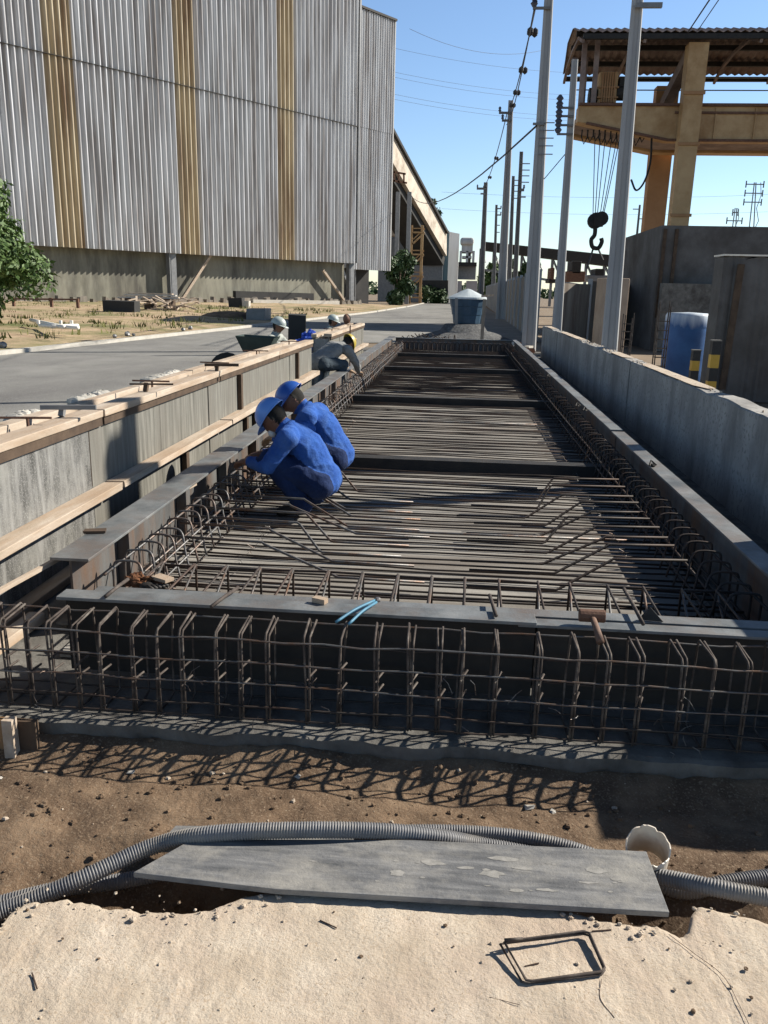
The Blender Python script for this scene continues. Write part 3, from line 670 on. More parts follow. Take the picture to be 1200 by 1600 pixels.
# right parapet wall
pw = thing('parapet_wall', 'long low cast concrete wall running along the right side of the platform', 'wall', (2.25, 12, 0))
WX = 2.2
joints = [4.62, 6.6, 10.8, 15.2, 18.9, 22.2]
for i in range(5):
    y0, y1 = joints[i], joints[i+1]-.012
    mb = MB(); n = 40; vs = []
    for k in range(n+1):
        y = lerp(y0, y1, k/n); z = .84+noise.fractal(Vector((0, y*1.5, i*3)), 1, 2, 4)*.02; o_ = (i % 2)*.012
        vs += [(WX+o_, y, 0), (WX+o_, y, z-.012), (WX+.015+o_, y, z), (WX+.17, y, z+.004), (WX+.18, y, z-.01), (WX+.18, y, 0)]
    mb.add(vs, [(6*k+q, 6*k+6+q, 6*k+7+q, 6*k+1+q) for k in range(n) for q in range(5)])
    mb.add(vs[:6], [(0, 1, 2, 3, 4, 5)]); mb.add(vs[-6:], [(0, 1, 2, 3, 4, 5)])
    mb.build('wall_segment', m_wall, pw)
mb = MB(); mb.box((2.17, 3.12, -.3), (6.5, 4.6, 1.15)); mb.build('shadow_block', m_wall, pw)  # unseen block added and sized for its shadow on the dirt
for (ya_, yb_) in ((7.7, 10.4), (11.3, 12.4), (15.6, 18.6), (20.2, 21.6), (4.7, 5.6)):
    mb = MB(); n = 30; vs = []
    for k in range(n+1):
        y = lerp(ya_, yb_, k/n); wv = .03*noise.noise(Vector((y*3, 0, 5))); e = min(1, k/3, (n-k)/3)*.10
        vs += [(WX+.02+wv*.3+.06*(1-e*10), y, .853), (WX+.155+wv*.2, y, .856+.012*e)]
    mb.add(vs, [(2*k, 2*k+2, 2*k+3, 2*k+1) for k in range(n)]); mb.build('sunlit_cap', m_slab, pw)  # pale strips paint the sunlit stretches of the wall top
mb = MB()
for i in range(260):
    y = rnd(7.5, 18) if random.random() < .8 else rnd(4, 22); s = rnd(.004, .016)
    mb.ball((WX+rnd(.03, .16), y, .845+s*.2), (s, s*1.4, s*.7), 5, 4, jit=.3)
mb.build('pale_crumbs', m_slab, pw)  # pale crumbs brighten the same painted sunlit stretch
# fence panels (precast) continuing from the wall to the distance
def fence(name, label, p0, p1, z0, z1, n, m, grp=None, postm=None):
    t = thing(name, label, 'fence', (p0[0], p0[1], 0), grp)
    a, b = Vector((*p0, 0)), Vector((*p1, 0))
    for k in range(n):
        q0, q1 = a.lerp(b, (k+.03)/n), a.lerp(b, (k+.97)/n); h = z1+rnd(-.06, .06)
        mb = MB(); d = (q1-q0).normalized(); s = Vector((d.y, -d.x, 0))*.05
        mb.prism([q0+Vector((0, 0, z0)), q1+Vector((0, 0, z0)), q1+Vector((0, 0, h)), q0+Vector((0, 0, h))], s); mb.build('panel', m, t)
        mb = MB(); mb.beam(a.lerp(b, k/n)+Vector((0, 0, z0)), a.lerp(b, k/n)+Vector((0, 0, z1+.12)), .14, .14, up=(1, 0, 0)); mb.build('post', postm or m_pole, t)
    return t
fence('precast_fence', 'brown precast panel fence running beside the road toward the far poles', (2.75, 30), (3.6, 118), 0, 2.35, 26, m_fence)
fence('yard_fence', 'weathered panel fence behind the second white pole along the yard', (3.1, 27.5), (9.5, 36), 0, 2.05, 5, m_fence)
cr_ = MB(); cr_.box((3.85, 23.5, 0), (4.55, 24.3, 2.1), rz=.1); tag(cr_.build('concrete_block', mat('tan_block', [(.30, .22, .16), (.40, .31, .23)], 2, .9, .2), loc=(4.2, 23.9, 0), bevel=.03), 'tan upright block beside the largest white pole', 'block')

# ================================================================== POLES
def pole(name, label, x, y, z0, z1, wb, wt, m, arms=(), lean=(0, 0), grp='concrete utility poles'):
    t = thing(name, label, 'utility pole', (x, y, z0), grp)
    mb = MB(); n = 12; vs = []
    for i in range(n+1):
        q = i/n; w_ = lerp(wb, wt, q)/2; cx, cy = x+lean[0]*q, y+lean[1]*q; z = lerp(z0, z1, q); d = w_*.62; g_ = w_*.30
        ring = [(-w_, -d), (-w_*.45, -d), (-w_*.38, -d+g_), (w_*.38, -d+g_), (w_*.45, -d), (w_*.80, -d), (w_, -d*.35), (w_, d), (-w_, d)]
        vs += [(cx+a, cy+b, z) for a, b in ring]
    k = 9
    mb.add(vs, [(i*k+j, i*k+(j+1) % k, (i+1)*k+(j+1) % k, (i+1)*k+j) for i in range(n) for j in range(k)]+[tuple(n*k+j for j in range(k))])
    mb.build('shaft', m, t)
    for (z, dx, th, ins) in arms:
        q = (z-z0)/(z1-z0); px = x+lean[0]*q
        mb = MB(); mb.beam((px-math.copysign(.05, dx), y-.12, z), (px+dx, y-.12, z), th, th); ar = mb.build('crossarm', m_poled if ins else m_steelg, t)
        if ins:
            mb = MB(); mb.lathe([(.0, 0), (.05, 0), (.10, .08), (.05, .14), (.10, .2), (.04, .28), (0, .3)], (px+dx*.93, y-.12, z+th/2), 10); mb.build('insulator', m_ins, ar)
    return t
def zat(px, py, Y): return ony(px, py, Y).z
pA = ony(957, 500, 15.0)
pole('utility_pole', 'broad white concrete pole just behind the parapet, nearest the camera', pA.x, 15.0, 0, 9.5, .285, .11, m_pole, [(6.2-.12, .36, .07, False)], (-.10, 0))
pB = ony(829, 500, 25.0)
pole('utility_pole', 'tall white concrete pole at the far end of the parapet wall', pB.x, 25.0, 0, 13.5, .42, .15, m_pole,
     [(zat(845, 15, 25), -.42, .06, True), (zat(845, 195, 25), -.25, .06, False)]+[(zat(850, y, 25), .34, .025, False) for y in (193, 205, 217, 229, 242)], (-.12, 0))
pC = ony(877, 419, 24.0)
pole('utility_pole', 'slender pole carrying four stacked insulators in front of the crane end', pC.x+.02, 24.0, 0, zat(897, 93, 24), .26, .16, m_pole,
     [(zat(888, y, 24), -.36, .05, True) for y in (170, 183, 197, 211)], (-.07, 0))
pD = ony(783, 480, 55)
pole('utility_pole', 'grey concrete pole with small left crossarms standing behind the first tall white pole', pD.x, 55, 0, zat(800, 157, 55), .62, .30, m_pole,
     [(zat(799, 177, 55), -.7, .12, True), (zat(798, 189, 55), -.5, .12, True)], (-.12, 0))
pE = ony(752, 455, 90)
pole('utility_pole', 'distant pole with a short left crossarm at the roadside above the canopy shed', pE.x, 90, 0, zat(758, 285, 90), .62, .4, m_poled,
     [(zat(757, 295, 90), -.9, .2, True), (zat(757, 303, 90), -.5, .15, False)], (-.1, 0))
pF = ony(773, 440, 110)
pole('utility_pole', 'thin distant pole left of the dark laddered poles', pF.x, 110, 0, zat(774, 320, 110), .4, .3, m_poled,
     [(zat(773, y, 110), .6, .15, True) for y in (326, 336)]+[(zat(773, y, 110), .5, .1, False) for y in (352, 363)], (-.3, 0))
pG = ony(797, 440, 75)
pole('utility_pole', 'shorter of the two dark poles with right hand rungs', pG.x, 75, 0, zat(802, 275, 75), .4, .25, m_poled,
     [(zat(800, y, 75), .55, .07, False) for y in (282, 290, 299, 310)], (-.25, 0))
pG2 = ony(787, 440, 82)
pole('utility_pole', 'thin dark pole partly hidden behind the grey concrete pole with left crossarms', pG2.x, 82, 0, zat(786, 300, 82), .35, .25, m_poled, (), (-.2, 0))
pH = ony(806, 430, 70)
pole('utility_pole', 'taller dark pole with five right hand rungs behind the tall white pole', pH.x, 70, 0, zat(815, 237, 70), .42, .28, m_poled,
     [(zat(813, y, 70), .7, .07, False) for y in (256, 266, 275, 285)]+[(zat(812, 297, 70), .35, .2, True), (zat(811, 308, 70), .5, .1, False)], (-.15, 0))
pI = ony(996, 360, 120)
pole('utility_pole', 'faint far pole between the crane hook and the crane legs', pI.x, 120, 0, zat(998, 320, 120), .4, .25, m_poled, [(zat(997, 327, 120), -.9, .12, False), (zat(997, 342, 120), 1.0, .12, False)], (0, 0))
pole('utility_pole', 'concrete pole beyond the right edge behind the parapet', 5.4, 8.80, 0, 9.0, .30, .26, m_pole, (), (0, 0))
mb = MB(); mb.box((5.3, 8.42, 5.95), (5.52, 8.70, 6.4)); tag(mb.build('shadow_box', m_steelg, loc=(5.4, 8.55, 5.95), bevel=.02), 'unseen box added by the pole beyond the right edge for its shadow', 'box')  # out of view, added to widen the pole's shadow on the formwork
# pylons
def pylon(px, pyb, pyt, Y, label, arms):
    a = ony(px, pyt, Y); b = ony(px, pyb, Y)
    t = thing('pylon', label, 'pylon', (b.x, Y, 0), 'distant power pylons at right')
    mb = MB(); h = a.z; w_ = .9
    for sx in (-1, 1): mb.beam((b.x+sx*w_, Y, 0), (a.x+sx*.15, Y, h), .16, .16)
    n = 10
    for k in range(n):
        z0, z1 = h*k/n, h*(k+1)/n; w0, w1 = lerp(w_, .15, k/n), lerp(w_, .15, (k+1)/n); s_ = 1 if k % 2 else -1
        mb.beam((b.x+s_*w0, Y, z0), (b.x-s_*w1, Y, z1), .10, .10)
    mb.build('lattice_mast', m_steelg, t)
    for py, wd in arms:
        z = ony(px, py, Y).z; mb = MB(); mb.beam((a.x-wd, Y, z), (a.x+wd, Y, z), .18, .18); mb.build('crossarm', m_steelg, t)
        for sx in (-1, 1): mb = MB(); mb.beam((a.x+sx*wd, Y, z-.6), (a.x+sx*wd, Y, z+.6), .18, .18); mb.build('insulator', m_poled, t)
pylon(1180, 360, 285, 170, 'lattice pylon with three crossarms at the far right', [(288, 1.6), (302, 1.6), (316, 1.6)])
pylon(1150, 360, 325, 170, 'short double mast pylon left of the larger pylon', [(345, 1.4), (332, .5)])
# power lines
def wire(a, b, r, label, sag=.5, n=14, grp='overhead power lines', beads=None):
    a, b = Vector(a), Vector(b)
    pts = [a.lerp(b, i/n)-Vector((0, 0, 4*sag*(i/n)*(1-i/n))) for i in range(n+1)]
    mb = MB(); mb.tube(pts, r, 5)
    if beads:
        for (t0, k) in beads:
            for q in range(k):
                t = t0+q*.004; p = a.lerp(b, t)-Vector((0, 0, 4*sag*t*(1-t))); mb.lathe([(0, -.12), (.09, -.05), (.09, .05), (0, .12)], (p.x+(.15 if q % 2 else 0), p.y, p.z), 8)
    o = mb.build('power_line', m_wire, loc=tuple(a)); tag(o, label, 'cable', grp)
    return o
tB = ony(838, 15, 24.9); tB2 = ony(838, 197, 24.9)
wire(tB2, ony(640, 303, 105), .028, 'thick cable from the tall white pole down to the sloping gallery', 1.5)
tD = ony(792, 178, 54.8); tE = ony(752, 295, 89.8)
wire(tB+Vector((0, 0, .2)), tD, .022, 'overhead line with spacers from tall white pole to the grey pole', .5, beads=[(.1, 4), (.3, 4), (.5, 4), (.7, 4)])
wire(tB+Vector((-.06, 0, .0)), tD-Vector((0, 0, .6)), .02, 'lower overhead line from tall white pole to the grey pole', .7)
wire(tD, tE, .03, 'overhead line with spacers descending from grey pole to the distant roadside pole', 1.0, beads=[(.3, 4), (.55, 4), (.8, 4)])
wire(tB+Vector((0, 0, .2)), ony(815, -300, 8), .012, 'overhead line running from the tall white pole past the top of view', .1)
wire(ony(1075, 50, 43.5), ony(1135, -40, 30), .03, 'dark cable rising from the crane roof, left one', 0, grp='cables above the crane roof')
wire(ony(1090, 48, 43.5), ony(1150, -40, 30), .02, 'dark cable rising from the crane roof, right one', 0, grp='cables above the crane roof')
wire(ony(640, 45, 60), ony(850, 78, 75), .012, 'thin high line crossing the sky, uppermost', .8)
for k, (ya, yb, nm) in enumerate(((62, 98, 'second'), (100, 132, 'third'), (108, 140, 'fourth'), (135, 165, 'fifth'), (143, 172, 'sixth'))):
    wire(ony(560, ya, 120), ony(960, yb+16, 160), .018, 'thin high line crossing the sky, %s from the top' % nm, 1.2)
wire(ony(850, 280, 25), ony(888, 235, 24), .012, 'short thin line between the tall white pole and the slender pole', 0)
for k, (ya, yb, nm) in enumerate(((300, 303, 'upper'), (326, 330, 'lower'))):
    wire(ony(690, ya, 200), ony(1220, yb, 200), .022, 'faint distant line low over the yard, %s one' % nm, 1)

# ================================================================== VEGETATION
def foliage(name, blobs, nleaf, size, m, parent):
    mb = MB(); tot = sum(b[3]**2 for b in blobs)
    for (bx_, by_, bz_, br_) in blobs:
        for _ in range(int(nleaf*br_**2/tot)):
            d = Vector((random.gauss(0, 1), random.gauss(0, 1), random.gauss(0, 1))).normalized(); r = br_*(random.random()**.35)*(1+noise.noise(d*2+Vector((bx_, by_, bz_)))*.35)
            c = Vector((bx_, by_, bz_))+d*r; s = size*rnd(.6, 1.4)
            nrm = (d+Vector((rnd(-1, 1), rnd(-1, 1), rnd(-.3, 1.2)))).normalized(); u = nrm.orthogonal().normalized(); v = nrm.cross(u)
            a = rnd(0, 6.28); u, v = u*math.cos(a)+v*math.sin(a), v*math.cos(a)-u*math.sin(a)
            mb.add([c-u*s, c+v*s*.4, c+u*s, c-v*s*.4], [(0, 1, 2, 3)])
    return mb.build(name, m, parent)
def tree(name, label, base, H, Rr, m, seed, nleaf=6000, size=.16, trunk=.13, cat='tree', nb=16, low=.25):
    random.seed(seed)
    t = thing(name, label, cat, base); b = Vector(base)
    bl = []
    for k in range(nb):
        a = rnd(0, 6.28); rr = Rr*math.sqrt(random.random())*.72; z = b.z+H*rnd(low, .88)
        bl.append((b.x+rr*math.cos(a), b.y+rr*math.sin(a), z, Rr*rnd(.28, .46)))
    mb = MB(); mb.tube(catmull([b, b+Vector((.1, 0, H*.3)), b+Vector((-.05, 0, H*.62))], 5), [lerp(trunk, trunk*.4, i/10) for i in range(11)], 8); tr_ = mb.build('trunk', m_bark, t, smooth=True)
    for (x, y, z, r) in bl[:8]:
        mb = MB(); mb.tube([b+Vector((0, 0, H*.25)), (lerp(b.x, x, .5), lerp(b.y, y, .5), lerp(b.z+H*.3, z, .6)), (x, y, z)], [trunk*.4, trunk*.25, trunk*.1], 5); mb.build('limb', m_bark, tr_)
    foliage('crown', bl, nleaf, size, m, t)
    return t
bT = onz(12, 492, .15)
tree('tree', 'leafy green tree at the left edge in front of the shed', (bT.x*.72-.75, bT.y*.72, .2), 5.0, 2.1, m_leaf, 3, 16000, .11, .12, nb=26, low=.10)
b = ony(624, 465, 100); tree('shrub', 'dark green bush beneath the sloping gallery beside the annex', (b.x, 100, 0), 6.2, 2.3, m_leafd, 5, 3500, .3, .15, cat='shrub', nb=12, low=.12)
b = ony(672, 465, 175); tree('tree', 'dark treetop showing above the sloping gallery', (b.x-1.2, 175, 0), 21.5, 3.0, m_leafd, 8, 3500, .4, .5, nb=16, low=.55)
b = ony(770, 465, 130); tree('tree', 'small tree behind the fence left of the grey pole', (b.x, 130, 0), 7.5, 2.6, m_leaf, 9, 2500, .35, .2, nb=10)
b = ony(806, 465, 85); tree('tree', 'small dark tree behind the fence between two dark poles', (b.x, 85, 0), 5.2, 1.2, m_leafd, 11, 1800, .22, .15, nb=10, low=.4)
b = ony(690, 455, 118); tree('shrub', 'low dark hedge bush in front of the blue grey tower', (b.x-1.5, 118, 0), 2.6, 2.4, m_leafd, 12, 1800, .25, .12, cat='shrub', nb=10, low=.1)
random.seed(21)
mb = MB()
for k in range(5200):
    x = rnd(-40, 260); y = 300+rnd(-8, 8); h_ = 4.2+2.2*noise.noise(Vector((x*.05, 0, 0)))+1.5*noise.noise(Vector((x*.25, 3, 0))); c_ = Vector((x, y, rnd(.2, max(1, h_)))); s_ = rnd(.5, 1.1); a_ = Vector((rnd(-1, 1), rnd(-1, 1), rnd(-1, 1))).normalized(); b_ = a_.orthogonal()
    mb.add([c_-a_*s_, c_+b_*s_*.6, c_+a_*s_, c_-b_*s_*.6], [(0, 1, 2, 3)])
tag(mb.build('far_trees', m_leafd, loc=(100, 300, 0)), 'low far line of trees along the horizon', 'trees', kind='stuff')

# ================================================================== VERGE OBJECTS
# wood pile
wp = onz(240, 489, .35); wpy = 47.; c = ony(240, 482, wpy)
t = thing('timber_pile', 'pile of pale timber planks and offcuts against the shed base', 'wood pile', (c.x, wpy, .3))
zb_ = .3
for k in range(4):
    mb = MB(); a = ony(185+k*4, 476, wpy); b = ony(283-k*5, 478, wpy+rnd(-.2, .2)); z = zb_+.62+k*.08
    mb.beam((a.x, wpy+k*.15, z), (b.x, wpy+k*.12, z+rnd(-.03, .05)), .3, .06); mb.build('plank', m_wood if k % 2 else m_kerb, t)
for k in range(34):
    mb = MB(); p0 = ony(rnd(205, 300), 488, wpy-1+rnd(-.6, .8)); L_ = rnd(.6, 1.6); an = rnd(0, PI); z = zb_+rnd(.02, .5)
    mb.beam((p0.x-L_/2*math.cos(an), p0.y-L_/2*math.sin(an), z), (p0.x+L_/2*math.cos(an), p0.y+L_/2*math.sin(an), z+rnd(-.1, .35)), .11, .06); mb.build('offcut', m_wood, t)
for k in range(3):
    mb = MB(); x = ony(205+k*30, 485, wpy).x; mb.box((x-.2, wpy-.4, zb_-.2), (x+.2, wpy+.5, zb_+.6)); mb.build('trestle', m_woodd, t)
# rusty railing
a, b = ony(22, 467, 45), ony(123, 467, 45)
t = thing('railing', 'low rusty railing on the verge right of the leafy tree', 'railing', ((a.x+b.x)/2, 45, .2))
for px in (22, 81, 122):
    mb = MB(); x = ony(px, 480, 45).x; mb.beam((x, 45, .0), (x, 45, a.z+.1), .14, .14, up=(0, 1, 0)); mb.build('post', m_rusty, t)
mb = MB(); mb.beam((a.x, 45, a.z), (b.x, 45, a.z+.05), .09, .09); mb.beam((a.x, 45, a.z-.7), (b.x, 45, a.z-.68), .08, .08); mb.build('rail', m_rusty, t)
# blocks, holes
def blockt(name, label, px0, px1, pyt, Y, h, dp, m, z0=.2, cat='block'):
    a, b = ony(px0, pyt, Y), ony(px1, pyt, Y); mb = MB(); mb.box((a.x, Y, z0), (b.x, Y+dp, z0+h), jit=.03)
    return tag(mb.build(name, m, loc=((a.x+b.x)/2, Y, z0), bevel=.02), label, cat)
blockt('chest', 'black box on the grass in front of the timber pile', 161, 210, 490, 41, .72, .8, m_dark, .12, 'box')
blockt('concrete_block', 'dark long concrete trough on the verge end near the road bend', 384, 414, 493, 40, .65, 1.4, m_steelg, .0)
blockt('concrete_block', 'dark small block below the shed trough', 357, 378, 476, 58, .7, .8, m_dark, .2)
blockt('concrete_block', 'pale small block beside the dark small block at the shed', 380, 389, 477, 57.5, .5, .5, m_kerb, .2)
# low mound in place of a dark patch on the far verge
p = ony(360, 500, 41)
mb = MB(); mb.ball((p.x, 41, .05), (1.6, 1.0, .42), 24, 12, jit=.06); tag(mb.build('dark_mound', m_dirt, loc=(p.x, 41, 0), smooth=True), 'low dark mound at the end of the verge', 'mound')
# white pipes on the verge
t = thing('pipe_bundle', 'white plastic pipes lying on the dry verge in front of the railing', 'pipe', onz(85, 508, .3))
for k, (a, b) in enumerate((((48, 500), (100, 511)), ((62, 508), (122, 512)), ((80, 510), (122, 509)))):
    mb = MB(); A_, B2 = onz(*a, .42), onz(*b, .42); mb.tube([A_, B2], .06, 10); mb.build('pipe', m_white, t, smooth=True)
for k, px in enumerate((60, 95, 112)):
    mb = MB(); q = onz(px, 506, .5); mb.tube([q, q+Vector((0, 0, .1))], .05, 8); mb.build('stub', m_white, t)
# shrub pebbles on kerb: small stones
random.seed(5)
for k in range(9):
    y = rnd(17, 30); x = lk(y)-rnd(.2, .5); s = rnd(.05, .11)
    mb = MB(); mb.ball((x, y, .12+s*.5), (s, s, s*.8), 7, 5, jit=.2); tag(mb.build('stone', m_steelg, loc=(x, y, .12)), 'small loose stone on the kerb of the verge', 'stone', 'loose stones along the kerb')

# ================================================================== FAR END OF PLATFORM
mb = MB(); c = (0.2, 28.6)
vs = []; n = 40
for j in range(14):
    rr = j/13
    for i in range(n):
        an = 2*PI*i/n; x = c[0]+2.1*rr*math.cos(an); y = c[1]+1.9*rr*math.sin(an)
        z = .60*(1-rr**1.1)+noise.fractal(Vector((x*3, y*3, 0)), 1, 2, 4)*.05*(1 if j < 13 else 0)-.02
        if rr < .35: z = max(z, .60)
        vs.append((x, y, z))
mb.add(vs, [(j*n+i, j*n+(i+1) % n, (j+1)*n+(i+1) % n, (j+1)*n+i) for j in range(13) for i in range(n)])
tag(mb.build('gravel_heap', m_gravel, loc=(c[0], c[1], 0), smooth=True), 'grey gravel heap beyond the end of the platform under the blue tub', 'gravel heap')
Yt = 28.2; a, b = ony(702, 468, Yt), ony(760, 468, Yt); r0 = (b.x-a.x)/2; cx = (a.x+b.x)/2; z1 = ony(730, 466, Yt).z; z0 = .62; zl = ony(730, 452, Yt).z
t = thing('water_tub', 'blue tapered fibreglass water tub with a pale conical lid on the gravel heap', 'tub', (cx, Yt+r0, z0))
mb = MB(); mb.lathe([(.01, z0), (r0*.74, z0), (r0*.80, z0+(z1-z0)*.33), (r0*.83, z0+(z1-z0)*.35), (r0*.9, z0+(z1-z0)*.66), (r0*.93, z0+(z1-z0)*.68), (r0, z1), (r0*1.04, z1)], (cx, Yt+r0, 0), 14); mb.build('body', m_blue, t, smooth=False)
mb = MB(); vs = []; n = 40
for j in range(n):
    an = 2*PI*j/n; k = 1+.03*math.cos(an*8)
    for r_, z in ((r0*1.06, z1-.03), (r0*1.05, z1+.03), (r0*.6*k, lerp(z1, zl, .55)), (.1, zl), (.01, zl+.02)): vs.append((cx+r_*math.cos(an), Yt+r0+r_*math.sin(an), z))
mb.add(vs, [(j*5+k, ((j+1) % n)*5+k, ((j+1) % n)*5+k+1, j*5+k+1) for j in range(n) for k in range(4)]); mb.build('lid', m_lid, t)
mb = MB(); mb.beam((cx-r0*.55, Yt-.03, z0-.4), (cx-r0*.62, Yt-.08, z1), .10, .05, up=(0, 1, 0)); tag(mb.build('timber_stake', m_steelg, loc=(cx-r0*.6, Yt, .2)), 'grey upright stake against the left of the blue tub', 'stake')
p = ony(757, 470, 26.2); mb = MB(); mb.beam((p.x-.02, 26.2, .1), (p.x, 26.2, p.z+.05), .10, .05, up=(0, 1, 0)); tag(mb.build('timber_stake', m_fence, loc=(p.x, 26.2, .1)), 'pale upright stake standing in front of the blue tub right side', 'stake')
p = ony(757, 462, 26.2); mb = MB(); mb.beam(p+Vector((-.1, -.05, -.02)), p+Vector((.28, -.05, .02)), .08, .06); tag(mb.build('timber_offcut', m_wood, loc=tuple(p)), 'pale offcut nailed across the top of the stake by the blue tub', 'wood')
random.seed(33)
# debris
for k in range(16):
    x, y = rnd(1.5, 2.1), rnd(23.6, 27); s = rnd(.08, .16); mb = MB(); mb.box((x-s, y-s*.6, .03), (x+s, y+s*.6, .03+s*.9), rz=rnd(0, 3), jit=.02)
    tag(mb.build('brick', m_brick if k % 3 else m_kerb, loc=(x, y, .03)), 'loose brick in the rubble at the foot of the tall white pole', 'brick', 'rubble bricks beyond the platform end')
for k in range(6):
    x, y = ony(640+k*12, 520, 25.5).x+rnd(-.1, .1), 25.2+rnd(0, 1); mb = MB()
    for q in range(7): mb.tube([(x+rnd(-.35, .35), y+rnd(-.2, .2), .03), (x+rnd(-.3, .3), y, rnd(.15, .4)), (x+rnd(-.35, .35), y+rnd(-.2, .2), .05)], .014, 5)
    tag(mb.build('rebar_scraps', m_mat, loc=(x, y, .03)), 'tangle of scrap reinforcing bars beyond the platform end, %s of six' % ('leftmost', 'second from left', 'third from left', 'third from right', 'second from right', 'rightmost')[k], 'scrap metal', 'scrap bar tangles beyond the platform end')

# ================================================================== LEFT FORMWORK
def formwork(label, y0, y1, pitch, seedv):
    random.seed(seedv)
    t = thing('formwork_wall', label, 'formwork', (-2.3, (y0+y1)/2, 0))
    zt_ = .90
    y = y0; k = 0
    while y < y1-.05:
        e = min(y+pitch, y1); o_ = (0, .006, .003)[k % 3]
        mb = MB(); mb.box((-2.222, y, .02), (-2.2+o_*1.0, e-.012, zt_-.055)); mb.build('plywood_panel', m_ply if (k < 2 and y0 < 5) else m_ply2, t, bevel=.002)
        y = e; k += 1
    mb = MB(); mb.box((-2.50, y0, .02), (-2.48, y1, zt_-.06)); mb.build('back_panel', m_ply2, t)
    mb = MB(); mb.box((-2.478, y0+.02, .02), (-2.224, y1-.02, zt_-.09)); mb.build('fresh_concrete', m_wall, t)
    # top walers: split in boards along the length
    y = y0
    while y < y1-.05:
        e = min(y+2.6, y1)
        for (xa, xb, z0, z1) in ((-2.30, -2.165, zt_-.05, zt_), (-2.52, -2.43, zt_-.07, zt_-.01)):
            mb = MB(); mb.box((xa, y, z0), (xb+rnd(-.006, .006), e-.008, z1+rnd(-.004, .004)), jit=.003); mb.build('top_board', m_wood, t, bevel=.004)
        mb = MB(); mb.box((-2.195, y+.02, .395+rnd(-.01, .01)), (-2.07, e-.01, .44+rnd(-.006, .006)), jit=.003); mb.build('middle_board', m_wood, t, bevel=.004)
        mb = MB(); mb.box((-2.195, y+.02, .022), (-2.10, e-.01, .07), jit=.003); mb.build('bottom_board', m_wood, t, bevel=.004)
        mb = MB(); mb.box((-2.2+.008, y+.02, zt_-.10), (-2.175, e-.01, zt_-.052)); mb.build('edge_board', m_woodd, t)
        y = e
    for yy, up_ in ((8.15, 1), (6.38, 0), (8.35, 0), (8.75, 0), (11.2, 1), (16.2, 1), (4.72, 2)):
        if y0 < yy < y1:
            za, zb3 = ((.45, zt_-.10) if up_ == 1 else ((.075, .393) if up_ == 0 else (.45, zt_-.10)))
            mb = MB(); mb.box((-2.19 if up_ < 2 else -2.196, yy, za), (-2.15 if up_ < 2 else -2.192, yy+(.07 if up_ < 2 else .004), zb3)); mb.build('upright_batten', m_woodd, t)
    for yy in (4.3, 6.2, 7.9, 9.6, 11.5, 15.5, 17.8):
        if y0 < yy < y1:
            mb = MB(); mb.tube([(-2.34, yy, zt_-.05), (-2.34, yy, zt_+.03)], .009, 5); mb.tube([(-2.50, yy+rnd(-.05, .05), zt_+.03), (-2.2, yy, zt_+.033)], .007, 5); mb.build('tie_rod', m_rusty, t)
    # concrete blobs along the top
    mb = MB()
    for k in range(int((y1-y0)*14)):
        s = rnd(.01, .035); mb.ball((rnd(-2.41, -2.32), rnd(y0, y1), zt_-.085+s*.3), (s*1.3, s*2, s), 6, 4, jit=.25)
    mb.build('mortar_lumps', m_kerb, t)
    return t
formwork('long formwork wall of scuffed plywood with pine rails along the left side', 2.3, 12.5, 1.22, 4)
formwork('short farther formwork wall of plywood beyond the crouching worker', 14.3, 19.5, 1.22, 6)
random.seed(11)
for k, (y, L_, h, lb) in enumerate(((3.7, .5, .07, 'pale concrete lump on the formwork top at the left edge'), (4.6, .35, .06, 'long pale concrete lump on the formwork top behind the wooden cleat'), (5.5, .5, .055, 'pale concrete lump on formwork top by the tall shadow'), (6.9, .7, .05, 'flat pale concrete lump on formwork top farther along'))):
    mb = MB(); 
    for q in range(int(L_/.06)): mb.ball((-2.60+rnd(-.03, .03), y+q*.06, .845+rnd(0, .012)), (rnd(.05, .09), rnd(.05, .08), .03+h*.2), 10, 6, jit=.12)
    tag(mb.build('concrete_lump', m_kerb, loc=(-2.6, y, .82), bevel=.015), lb, 'concrete')
for k, (px, py, lb) in enumerate(((105, 636, 'grey wooden cleat lying across the formwork top at left'), (235, 600, 'thin rusty bar lying across the formwork top in the middle'), (345, 570, 'short dark cleat on the formwork top near the workers'))):
    q = onz(px, py, .955); mb = MB(); mb.beam(q+Vector((-.14, -.04, 0)), q+Vector((.16, .03, 0)), .03 if k != 1 else .012, .025 if k != 1 else .012); mb.beam(q+Vector((-.04, 0, -.055)), q+Vector((-.04, .03, 0)), .03, .03)
    tag(mb.build('wooden_cleat', m_steelg if k == 0 else m_woodd, loc=tuple(q)), lb, 'cleat')

# ================================================================== PLATFORM
fl = thing('platform_floor', 'boarded grey floor under the reinforcement of the platform', 'floor', (-.15, 12, .02))
Y0F, Y1F = 3.25, 23.4
y = Y0F; k = 0; random.seed(2)
while y < Y1F:
    L_ = 1.15; mb = MB(); z = .05+(k % 2)*.004
    mb.box((-1.72, y, .024), (1.42, min(y+L_, Y1F)-.012, z)); mb.build('floor_board', m_floor, fl, bevel=.002); y += L_; k += 1

